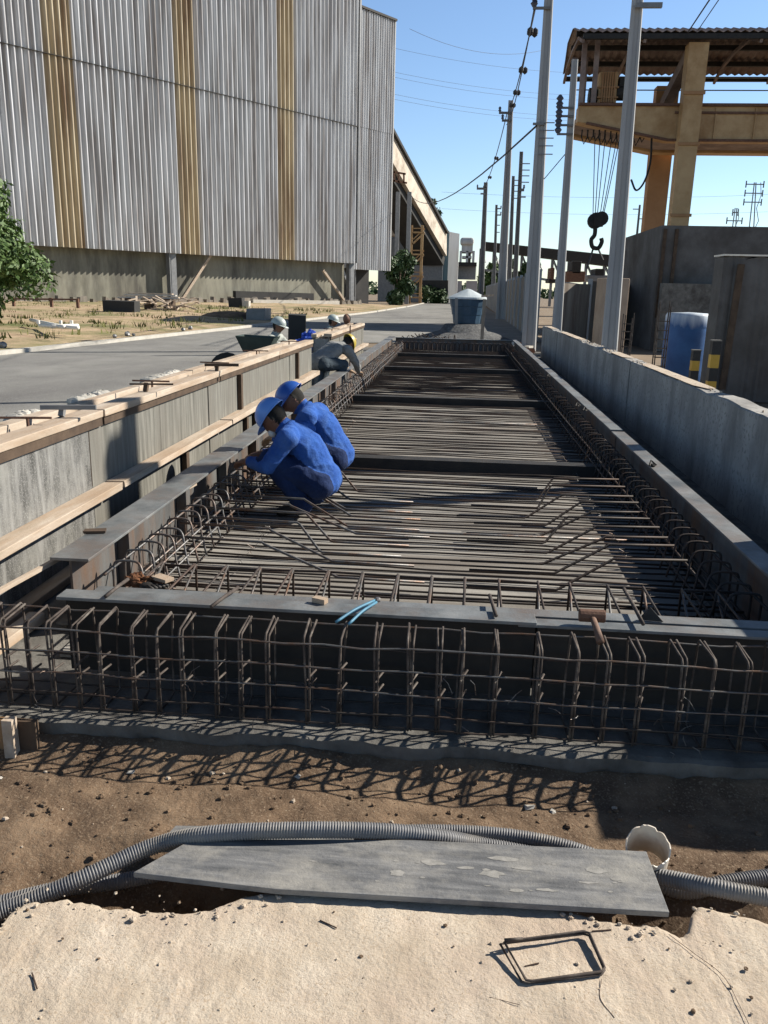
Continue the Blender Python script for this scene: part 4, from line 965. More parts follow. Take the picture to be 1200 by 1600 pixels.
fr = thing('platform_frame', 'steel beam frame of the platform with grey top flanges', 'steel frame', (-.15, 13, .05))
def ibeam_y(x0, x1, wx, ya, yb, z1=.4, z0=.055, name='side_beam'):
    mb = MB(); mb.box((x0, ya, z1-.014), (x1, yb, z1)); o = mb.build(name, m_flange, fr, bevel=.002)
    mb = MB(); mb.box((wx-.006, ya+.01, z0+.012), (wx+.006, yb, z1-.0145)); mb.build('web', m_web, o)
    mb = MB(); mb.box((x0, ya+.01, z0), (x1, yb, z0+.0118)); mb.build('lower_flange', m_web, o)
ibeam_y(-1.87, -1.68, -1.775, 3.52, 9.1); ibeam_y(-1.89, -1.70, -1.795, 9.12, 15.6); ibeam_y(-1.92, -1.73, -1.82, 15.62, 23.4)
ibeam_y(1.50, 1.62, 1.56, 3.3, 5.9+2); ibeam_y(1.51, 1.63, 1.57, 8.0, 15.5); ibeam_y(1.52, 1.64, 1.58, 15.52, 23.4)
# front beams; their shade is put into the dark colour of the webs
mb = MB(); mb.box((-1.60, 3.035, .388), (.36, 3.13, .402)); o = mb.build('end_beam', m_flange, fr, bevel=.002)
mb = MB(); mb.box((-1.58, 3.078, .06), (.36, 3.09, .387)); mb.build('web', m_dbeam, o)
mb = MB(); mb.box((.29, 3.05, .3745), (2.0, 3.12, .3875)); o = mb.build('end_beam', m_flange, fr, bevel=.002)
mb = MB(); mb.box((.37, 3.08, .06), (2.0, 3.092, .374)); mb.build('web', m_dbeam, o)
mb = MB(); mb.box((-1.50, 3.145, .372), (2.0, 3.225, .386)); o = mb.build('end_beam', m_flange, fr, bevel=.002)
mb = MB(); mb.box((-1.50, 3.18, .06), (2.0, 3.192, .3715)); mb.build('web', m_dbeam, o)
mb = MB(); mb.box((-1.72, 23.3, .37), (1.5, 23.42, .384)); o = mb.build('end_beam', m_flange, fr)
mb = MB(); mb.box((-1.72, 23.35, .055), (1.5, 23.37, .369)); mb.build('web', m_web, o)
for y in (7.3, 11.8, 16.6, 20.4):
    mb = MB(); mb.box((-1.68, y, .052), (1.49, y+.16, .17)); mb.build('cross_beam', m_dbeam, fr)
for k in range(9):
    y = 4.05+k*.95; mb = MB(); mb.box((-1.765, y, .07), (-1.70, y+.08, .38)); mb.build('stiffener', m_web, fr)
# formwork lining in front of left beam web
# rebar mat
rm = thing('rebar_mat', 'mat of closely spaced transverse reinforcing bars covering the platform floor', 'rebar', (-.1, 13, .1))
ybars = []; y = 3.5
while y < 23.1:
    ybars.append(y); y += .095 if y < 9 else .105
random.seed(8)
def barpath(y, z=.105):
    a, b = rnd(-.02, .02), rnd(-.02, .02)
    return [(-1.66, y+a, z+rnd(0, .01)), (-.9, y+rnd(-.008, .008), z+rnd(-.012, .014)), (-.1, y+rnd(-.01, .01), z+rnd(-.012, .01)), (.7, y+rnd(-.008, .008), z+rnd(-.012, .014)), (1.44, y+b, z+rnd(0, .01))]
rest = MB(); nb = 0
for y in ybars:
    if nb < 100:
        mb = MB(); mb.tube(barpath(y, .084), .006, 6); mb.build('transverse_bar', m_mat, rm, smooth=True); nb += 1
    else: rest.tube(barpath(y, .088), .009, 5)
o = rest.build('far_transverse_bars', m_mat, rm); o['kind'] = 'stuff'
lb = MB()
for x in (-1.45, 1.35):
    mb = MB(); mb.tube([(x+rnd(-.02, .02), 3.4, .072), (x, 10, .072), (x+rnd(-.02, .02), 23.2, .072)], .004, 5); mb.build('lengthwise_bar', m_mat, rm)
# light sparse bars on top (bright ones)
for y, x0, x1 in ((5.15, -1.5, 1.2), (6.6, -.9, .7), (9.9, -1.4, 1.0)):
    mb = MB(); mb.tube([(x0, y+rnd(-.03, .03), .125), ((x0+x1)/2, y, .124), (x1, y+rnd(-.05, .05), .125)], .008, 6); mb.build('loose_bar', m_rebar, rm, smooth=True)
random.seed(52)
ties = MB()
for k in range(420):
    y = random.choice(ybars[:70])+rnd(-.004, .004); x = random.choice((-1.45, -1.2, 1.35, 1.1))+rnd(-.01, .01); a_ = rnd(0, 6)
    ties.tube([(x-.012, y-.008, .092), (x, y, .099), (x+.012, y+.008, .092), (x+math.cos(a_)*.03, y+math.sin(a_)*.02, .092+rnd(.01, .035))], .0013, 4)
o = ties.build('tie_wires', m_rebar, rm); o['kind'] = 'stuff'
# cranked bars
ya = [4.35, 4.62, 4.78, 5.0, 5.2, 5.36, 5.62, 5.8, 6.1, 6.35]
for i, y in enumerate(ya):
    for sgn in (-1, 1):
        xo, xk, xd = (-1.62, -1.02+rnd(-.1, .12), -.72+rnd(-.08, .1)) if sgn < 0 else (1.30, .84+rnd(-.08, .1), .60+rnd(-.08, .08))
        dy = -.10 if sgn < 0 else -.12
        mb = MB(); mb.tube([(xo, y+.02, .265), (xk, y, .26), (xk-sgn*.02, y-.01, .25), (xd, y+dy, .118), (xd-sgn*.02, y+dy-.01, .112), (xd-sgn*.5, y+dy-.02, .112)], .0078, 6)
        mb.build('cranked_bar', m_rebar if sgn < 0 else m_mat, rm, smooth=True)  # right-hand bars get the darker colour in place of shade

# side cages
def side_cage(label, xc, sgn, y0, y1, m, xin):
    t = thing('side_cage', label, 'rebar cage', (xc, (y0+y1)/2, .08))
    y = y0; n = 0
    while y < y1 and n < 100:
        j = rnd(-.025, .025); xo = xc; xi = xin
        z1 = .335+rnd(-.012, .012)
        mb = MB(); mb.tube(catmull([(xo, y+j, .10), (xo, y+j, .24), (xo-sgn*.005, y+j*.5, z1-.02), (xo-sgn*.03, y+j*.4, z1), (lerp(xo, xi, .75), y, z1), (xi, y-.02, z1-.03), (xi-sgn*.015, y-.04, .22), (xi-sgn*.05, y-.07, .10)], 3), .0062, 6)
        mb.build('stirrup', m, t, smooth=True); n += 1; y += .155 if y < 9 else .25
    for (x, z) in ((xin-sgn*.008, .245), (xin-sgn*.025, .17), (xc+sgn*-.012, .30), (xc-sgn*.012, .15)):
        mb = MB(); pts = [(x+rnd(-.01, .01), y0-.12+(y1-y0+.2)*i/14, z+rnd(-.008, .008)) for i in range(15)]; mb.tube(pts, .0072, 6); mb.build('long_bar', m, t, smooth=True)
    return t
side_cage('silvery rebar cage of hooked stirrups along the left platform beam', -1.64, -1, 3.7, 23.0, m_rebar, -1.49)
side_cage('shaded rebar cage of hooked stirrups along the right platform beam', 1.46, 1, 3.7, 23.0, m_mat, 1.30)  # same cage in darker bars, the shade put into their colour
# inner front cage
t = thing('inner_cage', 'low truss like rebar cage lying just behind the front beams', 'rebar cage', (0, 3.7, .06))
xx = np.arange(-1.45, 1.45, .172)
for i, x in enumerate(xx):
    x = float(x)+rnd(-.012, .012)
    mb = MB(); mb.tube([(x, 3.86, .06), (x, 3.86, .275), (x-.004, 3.85, .285), (x-.01, 3.45, .285), (x-.01, 3.43, .275), (x-.01, 3.43, .06)], .0062, 6); mb.build('stirrup', m_mat, t, smooth=True)
    mb = MB(); mb.tube([(x, 3.86, .28), (x-.02, 3.42, .07)], .006, 5); mb.build('diagonal', m_rebar, t, smooth=True)
for (y, z) in ((3.868, .27), (3.42, .27), (3.868, .075), (3.42, .09), (3.868, .17)):
    mb = MB(); mb.tube([(-1.5+2.95*i/10, y+rnd(-.006, .006), z+rnd(-.006, .006)) for i in range(11)], .0065, 6); mb.build('long_bar', m_mat, t, smooth=True)
# far end row
t = thing('end_cage', 'row of small stirrups standing at the far end of the platform', 'rebar cage', (-.1, 22.9, .06))
for i in range(24):
    x = -1.5+i*.125; mb = MB(); mb.tube(catmull([(x-.05, 22.8, .10), (x-.05, 22.8, .26), (x, 22.8, .31), (x+.05, 22.8, .26), (x+.05, 22.8, .12), (x, 22.8, .08)], 3), .014, 5); mb.build('stirrup', m_mat, t)
mb = MB(); mb.tube([(-1.6, 22.8, .3), (1.45, 22.8, .3)], .014, 5); mb.build('long_bar', m_rebar, t)

# ================================================================== FRONT CAGE
random.seed(14)
fc = thing('front_cage', 'rusty beam cage of tall stirrups standing on the apron in front of the platform', 'rebar cage', (0, 2.88, .02))
pxs = [-58, -18, 20, 57, 100, 137, 191, 231, 272, 327, 367, 411, 476, 526, 586, 641, 686, 721, 775, 843, 901, 950, 1002, 1067, 1112, 1167, 1222, 1275, 1330, 1390]
YF, YB = 2.80, 2.985
def fst(x, m):
    lean = rnd(-.012, .012); tw = rnd(-.012, .012); z1 = .385+rnd(-.008, .008); zb2 = .03
    a = [(x, YF, zb2), (x+lean*.3, YF, .2), (x+lean, YF, z1-.012), (x+lean, YF+.012, z1), (x+lean+tw, YB-.012, z1+.004), (x+lean+tw, YB, z1-.01), (x+tw, YB, .2), (x+tw, YB, zb2), (x, (YF+YB)/2, zb2-.004)]
    return a
for px in pxs:
    x = onz(px, 985+px*.04, .385).x
    mb = MB(); path = fst(x, 0); mb.tube(path, .0048, 6, closed=True)
    st_ = mb.build('stirrup', m_rust, fc, smooth=True)
    if random.random() < .8:      # tying-wire/hook ends
        for z in (.235+rnd(-.02, .02), .175+rnd(-.015, .015)):
            mb = MB(); mb.tube([(x+.002, YF-.006, z), (x+.012, YF+.01, z+.012), (x+.028, YF+.05, z+.02)], .0048, 5); mb.build('hook', m_rust, st_)
    # second leg of the doubled stirrup
    mb = MB(); mb.tube([(x+.0105, YF+.003, z1_) for z1_ in (.03, .2, .372)]+[(x+.0105, YF+.014, .385), (x+.011, YB-.02, .392)], .0046, 6); mb.build('doubled_leg', m_rust, st_, smooth=True)
x0c, x1c = -1.95, 1.95
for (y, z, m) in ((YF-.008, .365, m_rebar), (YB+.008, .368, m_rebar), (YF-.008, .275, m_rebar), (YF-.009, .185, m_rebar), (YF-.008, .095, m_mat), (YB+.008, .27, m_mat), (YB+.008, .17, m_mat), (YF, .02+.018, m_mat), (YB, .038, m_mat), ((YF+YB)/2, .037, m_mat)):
    mb = MB(); n = 26; mb.tube([(lerp(x0c, x1c, i/n), y+rnd(-.003, .003), z+rnd(-.006, .006)) for i in range(n+1)], .0036, 6); mb.build('long_bar', m, fc, smooth=True)
# tie wire ends
for k in range(46):
    x = rnd(-1.7, 1.6); y = random.choice([YF, YF, 2.74]); z = rnd(.03, .22) if y == YF else .02; d = Vector((rnd(-.06, .06), rnd(-.05, .02), rnd(.0, .07)))
    mb = MB(); mb.tube([(x, y, z), (x+d.x*.5+rnd(-.01, .01), y+d.y*.5, z+d.z*.7), (x+d.x, y+d.y, z+d.z)], .0014, 4); mb.build('tie_wire', m_rebar, fc)

# ================================================================== SMALL THINGS ON THE FRONT
def P3(px, py, z): return onz(px, py, z)
# hammer
q = P3(925, 962, .43); t = thing('hammer', 'rusty club hammer lying on the front beam with its handle toward camera', 'hammer', q)
mb = MB(); mb.tube([q+Vector((-.05, .0, 0)), q+Vector((.05, .0, 0))], .026, 12); mb.build('head', m_rusty, t, smooth=False, bevel=.003)
mb = MB(); mb.tube([q+Vector((.0, .02, 0)), q+Vector((.004, -.10, -.015)), q+Vector((.008, -.17, -.035))], [.012, .013, .016], 10); mb.build('handle', mat('hammer_handle', [(.12, .07, .05), (.20, .125, .09)], 9, .7, .2), t, smooth=True)
# pincers
q = P3(560, 955, .412); t = thing('pincers', 'pair of tying pincers with bluish handles on the front beam', 'pincers', q)
for k, (a, b) in enumerate((((586, 938), (525, 972)), ((588, 941), (545, 975)))):
    mb = MB(); mb.tube(catmull([P3(*a, .42), P3((a[0]+b[0])/2, (a[1]+b[1])/2-3, .43), P3(*b, .415)], 5), .0058, 7); mb.build('handle', m_plier, t, smooth=True)
mb = MB(); q2 = P3(590, 937, .42); mb.ball(q2, (.016, .02, .01), 8, 6); mb.build('jaws', m_tool, t)
# rag
q = P3(225, 915, .06+.30)
t = thing('rag', 'brown crumpled rag and glove lying at the left end of the front beam', 'rag', q)
mb = MB()
for k in range(14): mb.ball(q+Vector((rnd(-.07, .06), rnd(-.03, .04), rnd(0, .035))), (rnd(.015, .04), rnd(.012, .03), rnd(.01, .02)), 9, 6, jit=.25)
mb.build('cloth', m_rag, t)
mb = MB(); 
for k in range(5): mb.tube([q+Vector((.02+k*.014, -.03, .01)), q+Vector((.045+k*.016, -.06+k*.008, .02)), q+Vector((.07+k*.013, -.075+k*.012, .012))], .009, 7)
mb.ball(q+Vector((.03, -.03, .01)), (.04, .03, .018), 10, 7); mb.build('glove', m_boot, t, smooth=True)
mb = MB(); a = P3(222, 912, .42); mb.box((q.x+.04, q.y-.02, q.z+.03), (q.x+.13, q.y+.03, q.z+.045), rz=-.5); tag(mb.build('wood_chip', m_wood, loc=tuple(q+Vector((.08, 0, .03)))), 'small pale wood chip beside the brown rag', 'wood')
q = P3(500, 941, .405); mb = MB(); mb.box((q.x-.03, q.y-.015, .404), (q.x+.03, q.y+.015, .425), rz=-.4); tag(mb.build('spacer_block', m_wood, loc=tuple(q)), 'small dark sided wooden spacer on the front beam left of the pincers', 'wood')
q = P3(1015, 968, .39); mb = MB(); mb.prism([q+Vector((-.045, -.01, 0)), q+Vector((.05, -.02, 0)), q+Vector((0, .0, .05))], (0, .012, 0)); tag(mb.build('steel_gusset', m_dbeam, loc=tuple(q)), 'small dark triangular steel gusset on the front beam right of the hammer', 'steel plate')
for k, (a, b, lb) in enumerate((((330, 948), (372, 918), 'short bar laid slantwise over the front beam near the rag'), ((775, 962), (765, 930), 'short bar end crossing the front beam at mid length'), ((1005, 975), (975, 920), 'short bar laid slantwise by the small triangular gusset'), ((165, 932), (200, 905), 'short bar laid over the far left end of front beam'))):
    mb = MB(); A_, B2 = P3(*a, .415), P3(*b, .41); mb.tube([A_, A_.lerp(B2, .5)+Vector((0, 0, .003)), B2], .008, 7)
    tag(mb.build('short_bar', m_rust, loc=tuple(A_), smooth=True), lb, 'rebar')
# clips on the right flange
for k, (px, py, lb) in enumerate(((858, 588, 'farthest small dark clip on the right flange'), (903, 634, 'small dark clip just behind its close twin on the right flange'), (915, 641, 'small dark clip on right flange at the end of its far section'), (1020, 727, 'nearest small metal clip on the right flange'))):
    q = P3(px, py, .41); mb = MB(); mb.tube([q+Vector((-.03, -.02, 0)), q+Vector((-.01, .03, .03)), q+Vector((.03, .01, .0))], .008, 5); mb.ball(q, (.02, .03, .012), 7, 5, jit=.2)
    tag(mb.build('metal_clip', m_dbeam, loc=tuple(q)), lb, 'clip', 'small clips on the right flange')
# small timber on left flange
q = P3(150, 829, .41); mb = MB(); mb.box((q.x-.06, q.y-.03, .401), (q.x+.05, q.y+.03, .412), rz=.3, jit=.004); tag(mb.build('wood_chip', m_woodd, loc=tuple(q)), 'brown wood chip on the left platform flange', 'wood')
# long plank from lower left toward the left beam
t = MB(); A_, B2 = P3(2, 975, .30-.22), P3(128, 893, .30)
A_ = Vector((-2.02, 3.1, .09)); B2 = Vector((-1.84, 4.6, .30))
t.beam((-2.03, 2.75, .06), (-2.0, 3.6, .06), .08, .05); tag(t.build('timber_plank', m_wood, loc=(-2.0, 3.1, .05), bevel=.004), 'pale pine plank at the foot of the near formwork panel', 'plank')
mb = MB(); mb.beam((-2.0, 2.7, .34), (-1.70, 5.2, .375), .02, .02); tag(mb.build('timber_batten', m_wood, loc=(-1.9, 3, .35)), 'thin pale batten leaning along the end of the left beam', 'batten')
# timber shuttering at front-left
t = thing('edge_shutter', 'small upright brown board shutter at the left end of the apron edge', 'board', P3(30, 1150, -.1))
for k, (x0, x1) in enumerate(((-8, 18), (20, 58))):
    a, b = ony(x0, 1122, 2.66), ony(x1, 1122, 2.66); mb = MB(); mb.box((a.x, 2.64, -.2+(.04 if k else 0)), (b.x, 2.665, a.z+(0 if k else .005)), jit=.003); mb.build('board', mat('brown_board', [(.24, .13, .06), (.36, .22, .11)], 8, .9, .3, stretch=(1, 1, .2)) if not k else m_woodd, t)
mb = MB(); a = ony(8, 1120, 2.63); mb.box((a.x, 2.60, -.25), (a.x+.04, 2.638, a.z+.0)); mb.build('stake', m_wood, t)

# foreground board and its companion beneath
bd = [onz(208, 1363, .03), onz(430, 1389, .03), onz(1046, 1425, .03), onz(1010, 1330, .03), onz(640, 1312, .03), onz(300, 1311, .03)]
nv = Vector((0, 0, -.018))
mb = MB(); mb.prism(bd, nv); tb_ = thing('plywood_board', 'scuffed grey plywood board bridging the gap at the slab edge', 'board', bd[0])
mb.build('panel', m_board, tb_, bevel=.002)
random.seed(41)
for k in range(26):
    px, py = rnd(470, 1010), rnd(1335, 1385); q = onz(px, py+(px-640)*.04, .0308); n = 11; a0 = rnd(0, 6); r0_ = random.random()**2*.022+.004; el = rnd(.3, .8)
    mb = MB(); vs = [(q.x+math.cos(2*PI*j/n+a0)*r0_*rnd(.6, 1.3)*1.6, q.y+math.sin(2*PI*j/n+a0)*r0_*el*rnd(.6, 1.3), .0308) for j in range(n)]
    mb.add(vs, [tuple(range(n))]); mb.build('cement_splash', m_splash, tb_)
b2 = [onz(240, 1325, -.02), onz(275, 1290, -.02), onz(420, 1292, -.02), onz(560, 1300, -.02), onz(520, 1330, -.02)]
mb = MB(); mb.prism(b2, (0, 0, -.015)); tag(mb.build('plywood_board', m_board, loc=tuple(b2[0])), 'smaller grey board peeking out under the conduit', 'board')
# corrugated conduits
def conduit(label, pts, r, group='grey corrugated conduits in the trench'):
    P = catmull(pts, 40); L_ = [0]
    for i in range(1, len(P)): L_.append(L_[-1]+(P[i]-P[i-1]).length)
    tot = L_[-1]; pitch = .0085; n = int(tot/pitch*4); out = []; rr = []; j = 0
    for i in range(n+1):
        s = tot*i/n
        while j < len(L_)-2 and L_[j+1] < s: j += 1
        t = (s-L_[j])/max(1e-9, L_[j+1]-L_[j]); out.append(P[j].lerp(P[j+1], t)); rr.append(r*(1+(.075, .0, -.075, .0)[i % 4]))
    mb = MB(); mb.tube(out, rr, 14); return tag(mb.build('conduit', m_hose, loc=tuple(out[0]), smooth=True), label, 'conduit', group)
c1 = [onz(-60, 1455, -.10), onz(0, 1425, -.09), onz(60, 1402, -.07), onz(130, 1372, -.04), onz(240, 1322, .0), onz(330, 1303, .045), onz(470, 1297, .055), onz(600, 1299, .04), onz(690, 1309, .0), onz(760, 1322, -.06), onz(900, 1345, -.08), onz(1040, 1372, -.03), onz(1120, 1388, .0), onz(1210, 1405, .0), onz(1330, 1430, -.0)]
conduit('grey corrugated conduit arching over the scuffed board', c1, .0245)
c2 = [onz(-60, 1435, -.16), onz(0, 1412, -.15), onz(100, 1388, -.13), onz(200, 1375, -.12), onz(330, 1345, -.09), onz(450, 1312, -.06), onz(560, 1303, -.05), onz(680, 1300, -.05), onz(780, 1305, -.05), onz(870, 1320, -.055), onz(960, 1350, -.07), onz(1060, 1392, -.10), onz(1130, 1380, -.07), onz(1200, 1371, -.055), onz(1300, 1366, -.055)]
conduit('grey corrugated conduit lying lower in the trench behind the board', c2, .0235)
# broken white pipe collar
q = onz(1012, 1328, .015); ax = Vector((-.12, -.42, .90)).normalized(); e1 = ax.cross(Vector((0, 0, 1))).normalized(); e2 = e1.cross(ax)
n = 56; vs = []; t = MB()
for j in range(n):
    an = 2*PI*j/n; ca, sa = math.cos(an), math.sin(an)
    rim = .018+.016*noise.noise(Vector((ca*2, sa*2, 1)))+(.012 if 10 < j % 28 < 17 else 0)+.004*noise.noise(Vector((j*.9, 0, 0)))
    for (r_, z) in ((.060, -.11), (.066, rim), (.0625, rim+.001), (.0565, -.11)): vs.append(q+(e1*ca+e2*sa)*r_+ax*z)
t.add(vs, [(j*4+k, ((j+1) % n)*4+k, ((j+1) % n)*4+(k+1) % 4, j*4+(k+1) % 4) for j in range(n) for k in range(4)])
tag(t.build('pipe_collar', mat('dusty_white_plastic', [(.52, .42, .32), (.78, .74, .66)], 9, .5, .1), loc=tuple(q)), 'broken white plastic pipe collar standing behind the board right end', 'pipe')
# stirrup on the slab (double ring of bent bar)
c = [(788, 1472), (800, 1470), (912, 1455), (921, 1458), (945, 1512), (940, 1518), (832, 1533), (822, 1531)]
pts = [onz(a, b, .028 if i < 2 else (.02 if i < 4 else .014)) for i, (a, b) in enumerate(c)]
mb = MB(); mb.tube(pts, .0036, 8, closed=True)
pe = onz(820, 1468, .03); mb.tube([pts[0]+Vector((0, 0, .007)), pts[0].lerp(pe, .9)+Vector((0, 0, .004))], .0036, 8)
st_ = thing('bent_stirrup', 'rectangular bent stirrup lying on the pale slab', 'stirrup', pts[6])
mb.build('ring', m_rust, st_, smooth=True)
mb = MB(); mb.tube([p+Vector((-.010, .002, -.009)) if i in (0, 1, 6, 7) else p+Vector((0, -.001, -.0075)) for i, p in enumerate(pts)], .0034, 8, closed=True); mb.build('ring', m_rust, st_, smooth=True)
# wire scraps on the slab
for k, (path, lb) in enumerate(((((1045, 1460), (1085, 1490), (1130, 1525), (1155, 1570), (1170, 1600)), 'long thin loose wire curving down the right of the slab'),
                                (((925, 1455), (955, 1453)), 'short nail beside the far corner of the bent stirrup'),
                                (((820, 1510), (842, 1505)), 'bent nail inside the bent stirrup'), (((500, 1438), (526, 1450)), 'dark twig lying at the middle of the slab'),
                                (((765, 1558), (812, 1570)), 'thin bent wire below the stirrup'), (((940, 1530), (938, 1560), (960, 1590)), 'thin wire curving away below the stirrup corner'),
                                (((50, 1520), (58, 1545)), 'curved crack of wire at the left of the slab'))):
    P = [onz(a, b, .003) for a, b in path]; P = catmull(P, 6) if len(P) > 2 else P
    mb = MB(); mb.tube(P, .0008 if k in (0, 4, 5) else .002, 5); tag(mb.build('wire_scrap', m_mat, loc=tuple(P[0])), lb, 'wire')
random.seed(77)
for k in range(5):
    x, y = rnd(-1.6, .9), rnd(2.45, 2.65); s = rnd(.008, .016); z = trench_z(x, y); mb = MB(); mb.box((x-s, y-s*.6, z), (x+s, y+s*.6, z+s*.5), rz=rnd(0, 3), jit=.006)
    tag(mb.build('concrete_chip', m_kerb, loc=(x, y, z)), 'small pale concrete chip lying on the dirt of the trench', 'stone', 'pale chips on the trench dirt')
q = onz(290, 1215, -.22); mb = MB(); mb.beam(q+Vector((-.05, .03, 0)), q+Vector((.05, -.03, .01)), .014, .008); tag(mb.build('wood_splinter', m_fence, loc=tuple(q)), 'pale wood splinter on the dirt beneath the cage shadow', 'wood')
q = onz(525, 1200, -.22); mb = MB(); mb.ball(q, (.035, .02, .012), 8, 5, jit=.35); tag(mb.build('paper_scrap', m_white, loc=tuple(q)), 'crumpled whitish scrap on the dirt at the centre', 'litter')
q = onz(695, 1182, -.2); mb = MB(); mb.ball(q, (.03, .02, .02), 7, 5, jit=.4); tag(mb.build('paper_scrap', m_white, loc=tuple(q)), 'small white scrap against the apron edge right of centre', 'litter')

# ================================================================== PEOPLE
def capsule(mb, a, b, ra, rb, n=16, sd=None):
    """closed tapered limb from a to b; ra, rb = (across, deep) radii"""
    a, b = Vector(a), Vector(b); ra = ra if isinstance(ra, tuple) else (ra, ra); rb = rb if isinstance(rb, tuple) else (rb, rb)
    d = (b-a); L_ = d.length; d = d/L_ if L_ > 1e-6 else Vector((0, 0, 1)); s_ = (sd or d.orthogonal()); s_ = (s_-d*s_.dot(d)); s_ = s_.normalized() if s_.length > 1e-4 else d.orthogonal().normalized(); u = d.cross(s_)
    rings = []
    m = 5
    for i in range(1, m+1):
        th = PI/2*i/m; rings.append((a-d*math.cos(th)*min(ra), math.sin(th)*ra[0], math.sin(th)*ra[1]))
    for i in range(m, 0, -1):
        th = PI/2*i/m; rings.append((b+d*math.cos(th)*min(rb), math.sin(th)*rb[0], math.sin(th)*rb[1]))
    vs = [a-d*min(ra)]
    for c, x, y in rings:
        for j in range(n): an = 2*PI*j/n; vs.append(c+s_*math.cos(an)*x+u*math.sin(an)*y)
    vs.append(b+d*min(rb)); k = len(rings)
    fs = [(0, 1+(j+1) % n, 1+j) for j in range(n)]+[(1+i*n+j, 1+i*n+(j+1) % n, 1+(i+1)*n+(j+1) % n, 1+(i+1)*n+j) for i in range(k-1) for j in range(n)]
    e = 1+k*n; fs += [(e, 1+(k-1)*n+j, 1+(k-1)*n+(j+1) % n) for j in range(n)]
    mb.add(vs, fs)
def person(label, origin, face, pose, mats, hat, voxel=.008, sc=1.0, mask=False, hatdark=None, hand_mat=None):
    """pose joints are (forward, side(left+), up)"""
    f = Vector((face[0], face[1], 0)).normalized(); s = Vector((-f.y, f.x, 0)); O = Vector(origin)
    T = lambda p: O+(f*p[0]+s*p[1]+Vector((0, 0, p[2])))*sc
    J = {k: T(v) for k, v in pose.items()}
    t = thing('person', label, 'person', O)
    mid = lambda a, b, q=.5: J[a].lerp(J[b], q)
    K = {'pelvis': J['pelvis'], 'belly': mid('pelvis', 'chest'), 'chest': J['chest'], 'nb': mid('chest', 'neck', .72), 'neck': J['neck']}
    rad = {'pelvis': (.145*sc, .13*sc), 'belly': (.145*sc, .125*sc), 'chest': (.165*sc, .13*sc), 'nb': (.11*sc, .09*sc), 'neck': .055*sc}
    ln = [('pelvis', 'belly'), ('belly', 'chest'), ('chest', 'nb'), ('nb', 'neck'), ('neck', 'head')]
    K['head'] = J['head']; rad['head'] = .075*sc
    for d in 'LR':
        K['sh'+d] = J['sh'+d]; K['el'+d] = J['el'+d]; K['ua'+d] = mid('sh'+d, 'el'+d); K['wr'+d] = J['wr'+d]; K['fa'+d] = mid('el'+d, 'wr'+d, .4)
        hd = (J['hand'+d]-J['wr'+d]).normalized(); K['pa'+d] = J['wr'+d]+hd*.075*sc
        K['hi'+d] = J['hi'+d]; K['kn'+d] = J['kn'+d]; K['th'+d] = mid('hi'+d, 'kn'+d); K['an'+d] = J['an'+d]; K['ca'+d] = mid('kn'+d, 'an'+d, .35); K['to'+d] = J['to'+d]
        rad.update({'sh'+d: .066*sc, 'ua'+d: .054*sc, 'el'+d: .045*sc, 'fa'+d: .044*sc, 'wr'+d: (.032*sc, .028*sc), 'pa'+d: (.036*sc, .02*sc), 'hi'+d: .095*sc, 'th'+d: .086*sc, 'kn'+d: .066*sc, 'ca'+d: .062*sc, 'an'+d: .055*sc, 'to'+d: (.045*sc, .032*sc)})
        ln += [('nb', 'sh'+d), ('sh'+d, 'ua'+d), ('ua'+d, 'el'+d), ('el'+d, 'fa'+d), ('fa'+d, 'wr'+d), ('wr'+d, 'pa'+d), ('pelvis', 'hi'+d), ('hi'+d, 'th'+d), ('th'+d, 'kn'+d), ('kn'+d, 'ca'+d), ('ca'+d, 'an'+d), ('an'+d, 'to'+d)]
    mb = MB()
    rad['chest'] = (.168*sc, .112*sc); rad['pelvis'] = (.15*sc, .12*sc); rad['belly'] = (.145*sc, .108*sc); rad['nb'] = (.125*sc, .075*sc)
    for a_, b_ in ln:
        if b_ == 'head': capsule(mb, K[a_], K[b_], .056*sc, .056*sc)
        elif a_ == 'pelvis' and b_[:2] == 'hi': capsule(mb, K[a_], K[b_], .105*sc, .10*sc)
        elif b_[:2] == 'sh': capsule(mb, K[a_], K[b_], .066*sc, .066*sc)
        else: capsule(mb, K[a_], K[b_], rad[a_], rad[b_], sd=s if a_ in ('pelvis', 'belly', 'chest', 'nb', 'neck') else s)
    # fingers
    for d in 'LR':
        hd = (J['hand'+d]-J['wr'+d]).normalized(); sd = hd.cross(Vector((0, 0, 1)))
        if sd.length < .2: sd = f.copy()
        sd.normalize(); dn = hd.cross(sd)
        if dn.z > 0: dn = -dn
        b0 = J['wr'+d]+hd*.085*sc
        for q in range(4):
            L_ = (.062, .075, .070, .055)[q]*sc; o_ = b0+sd*(q-1.5)*.0195*sc
            mb.tube([o_-hd*.02*sc, o_+hd*L_*.4+dn*.004, o_+hd*L_*.75+dn*L_*.35, o_+hd*L_*.85+dn*L_*.75], [.0095*sc, .009*sc, .0085*sc, .0065*sc], 7)
        th0 = J['wr'+d]+hd*.03*sc-sd*.028*sc*(1 if d == 'L' else -1)
        k_ = -sd*(1 if d == 'L' else -1); mb.tube([th0, th0+k_*.022*sc+hd*.025*sc, th0+k_*.022*sc+hd*.055*sc+dn*.02*sc], [.012*sc, .0105*sc, .008*sc], 7)
    # head
    hp = J['head']; up = (J['head']-J['neck']).normalized(); look = Vector(T(pose['look'])-O); look = (look-up*look.dot(up)).normalized(); sdv = up.cross(look)
    MH = Matrix((sdv, look, up)).transposed()   # local x=side, y=forward, z=up
    vs = []; n, m = 28, 22
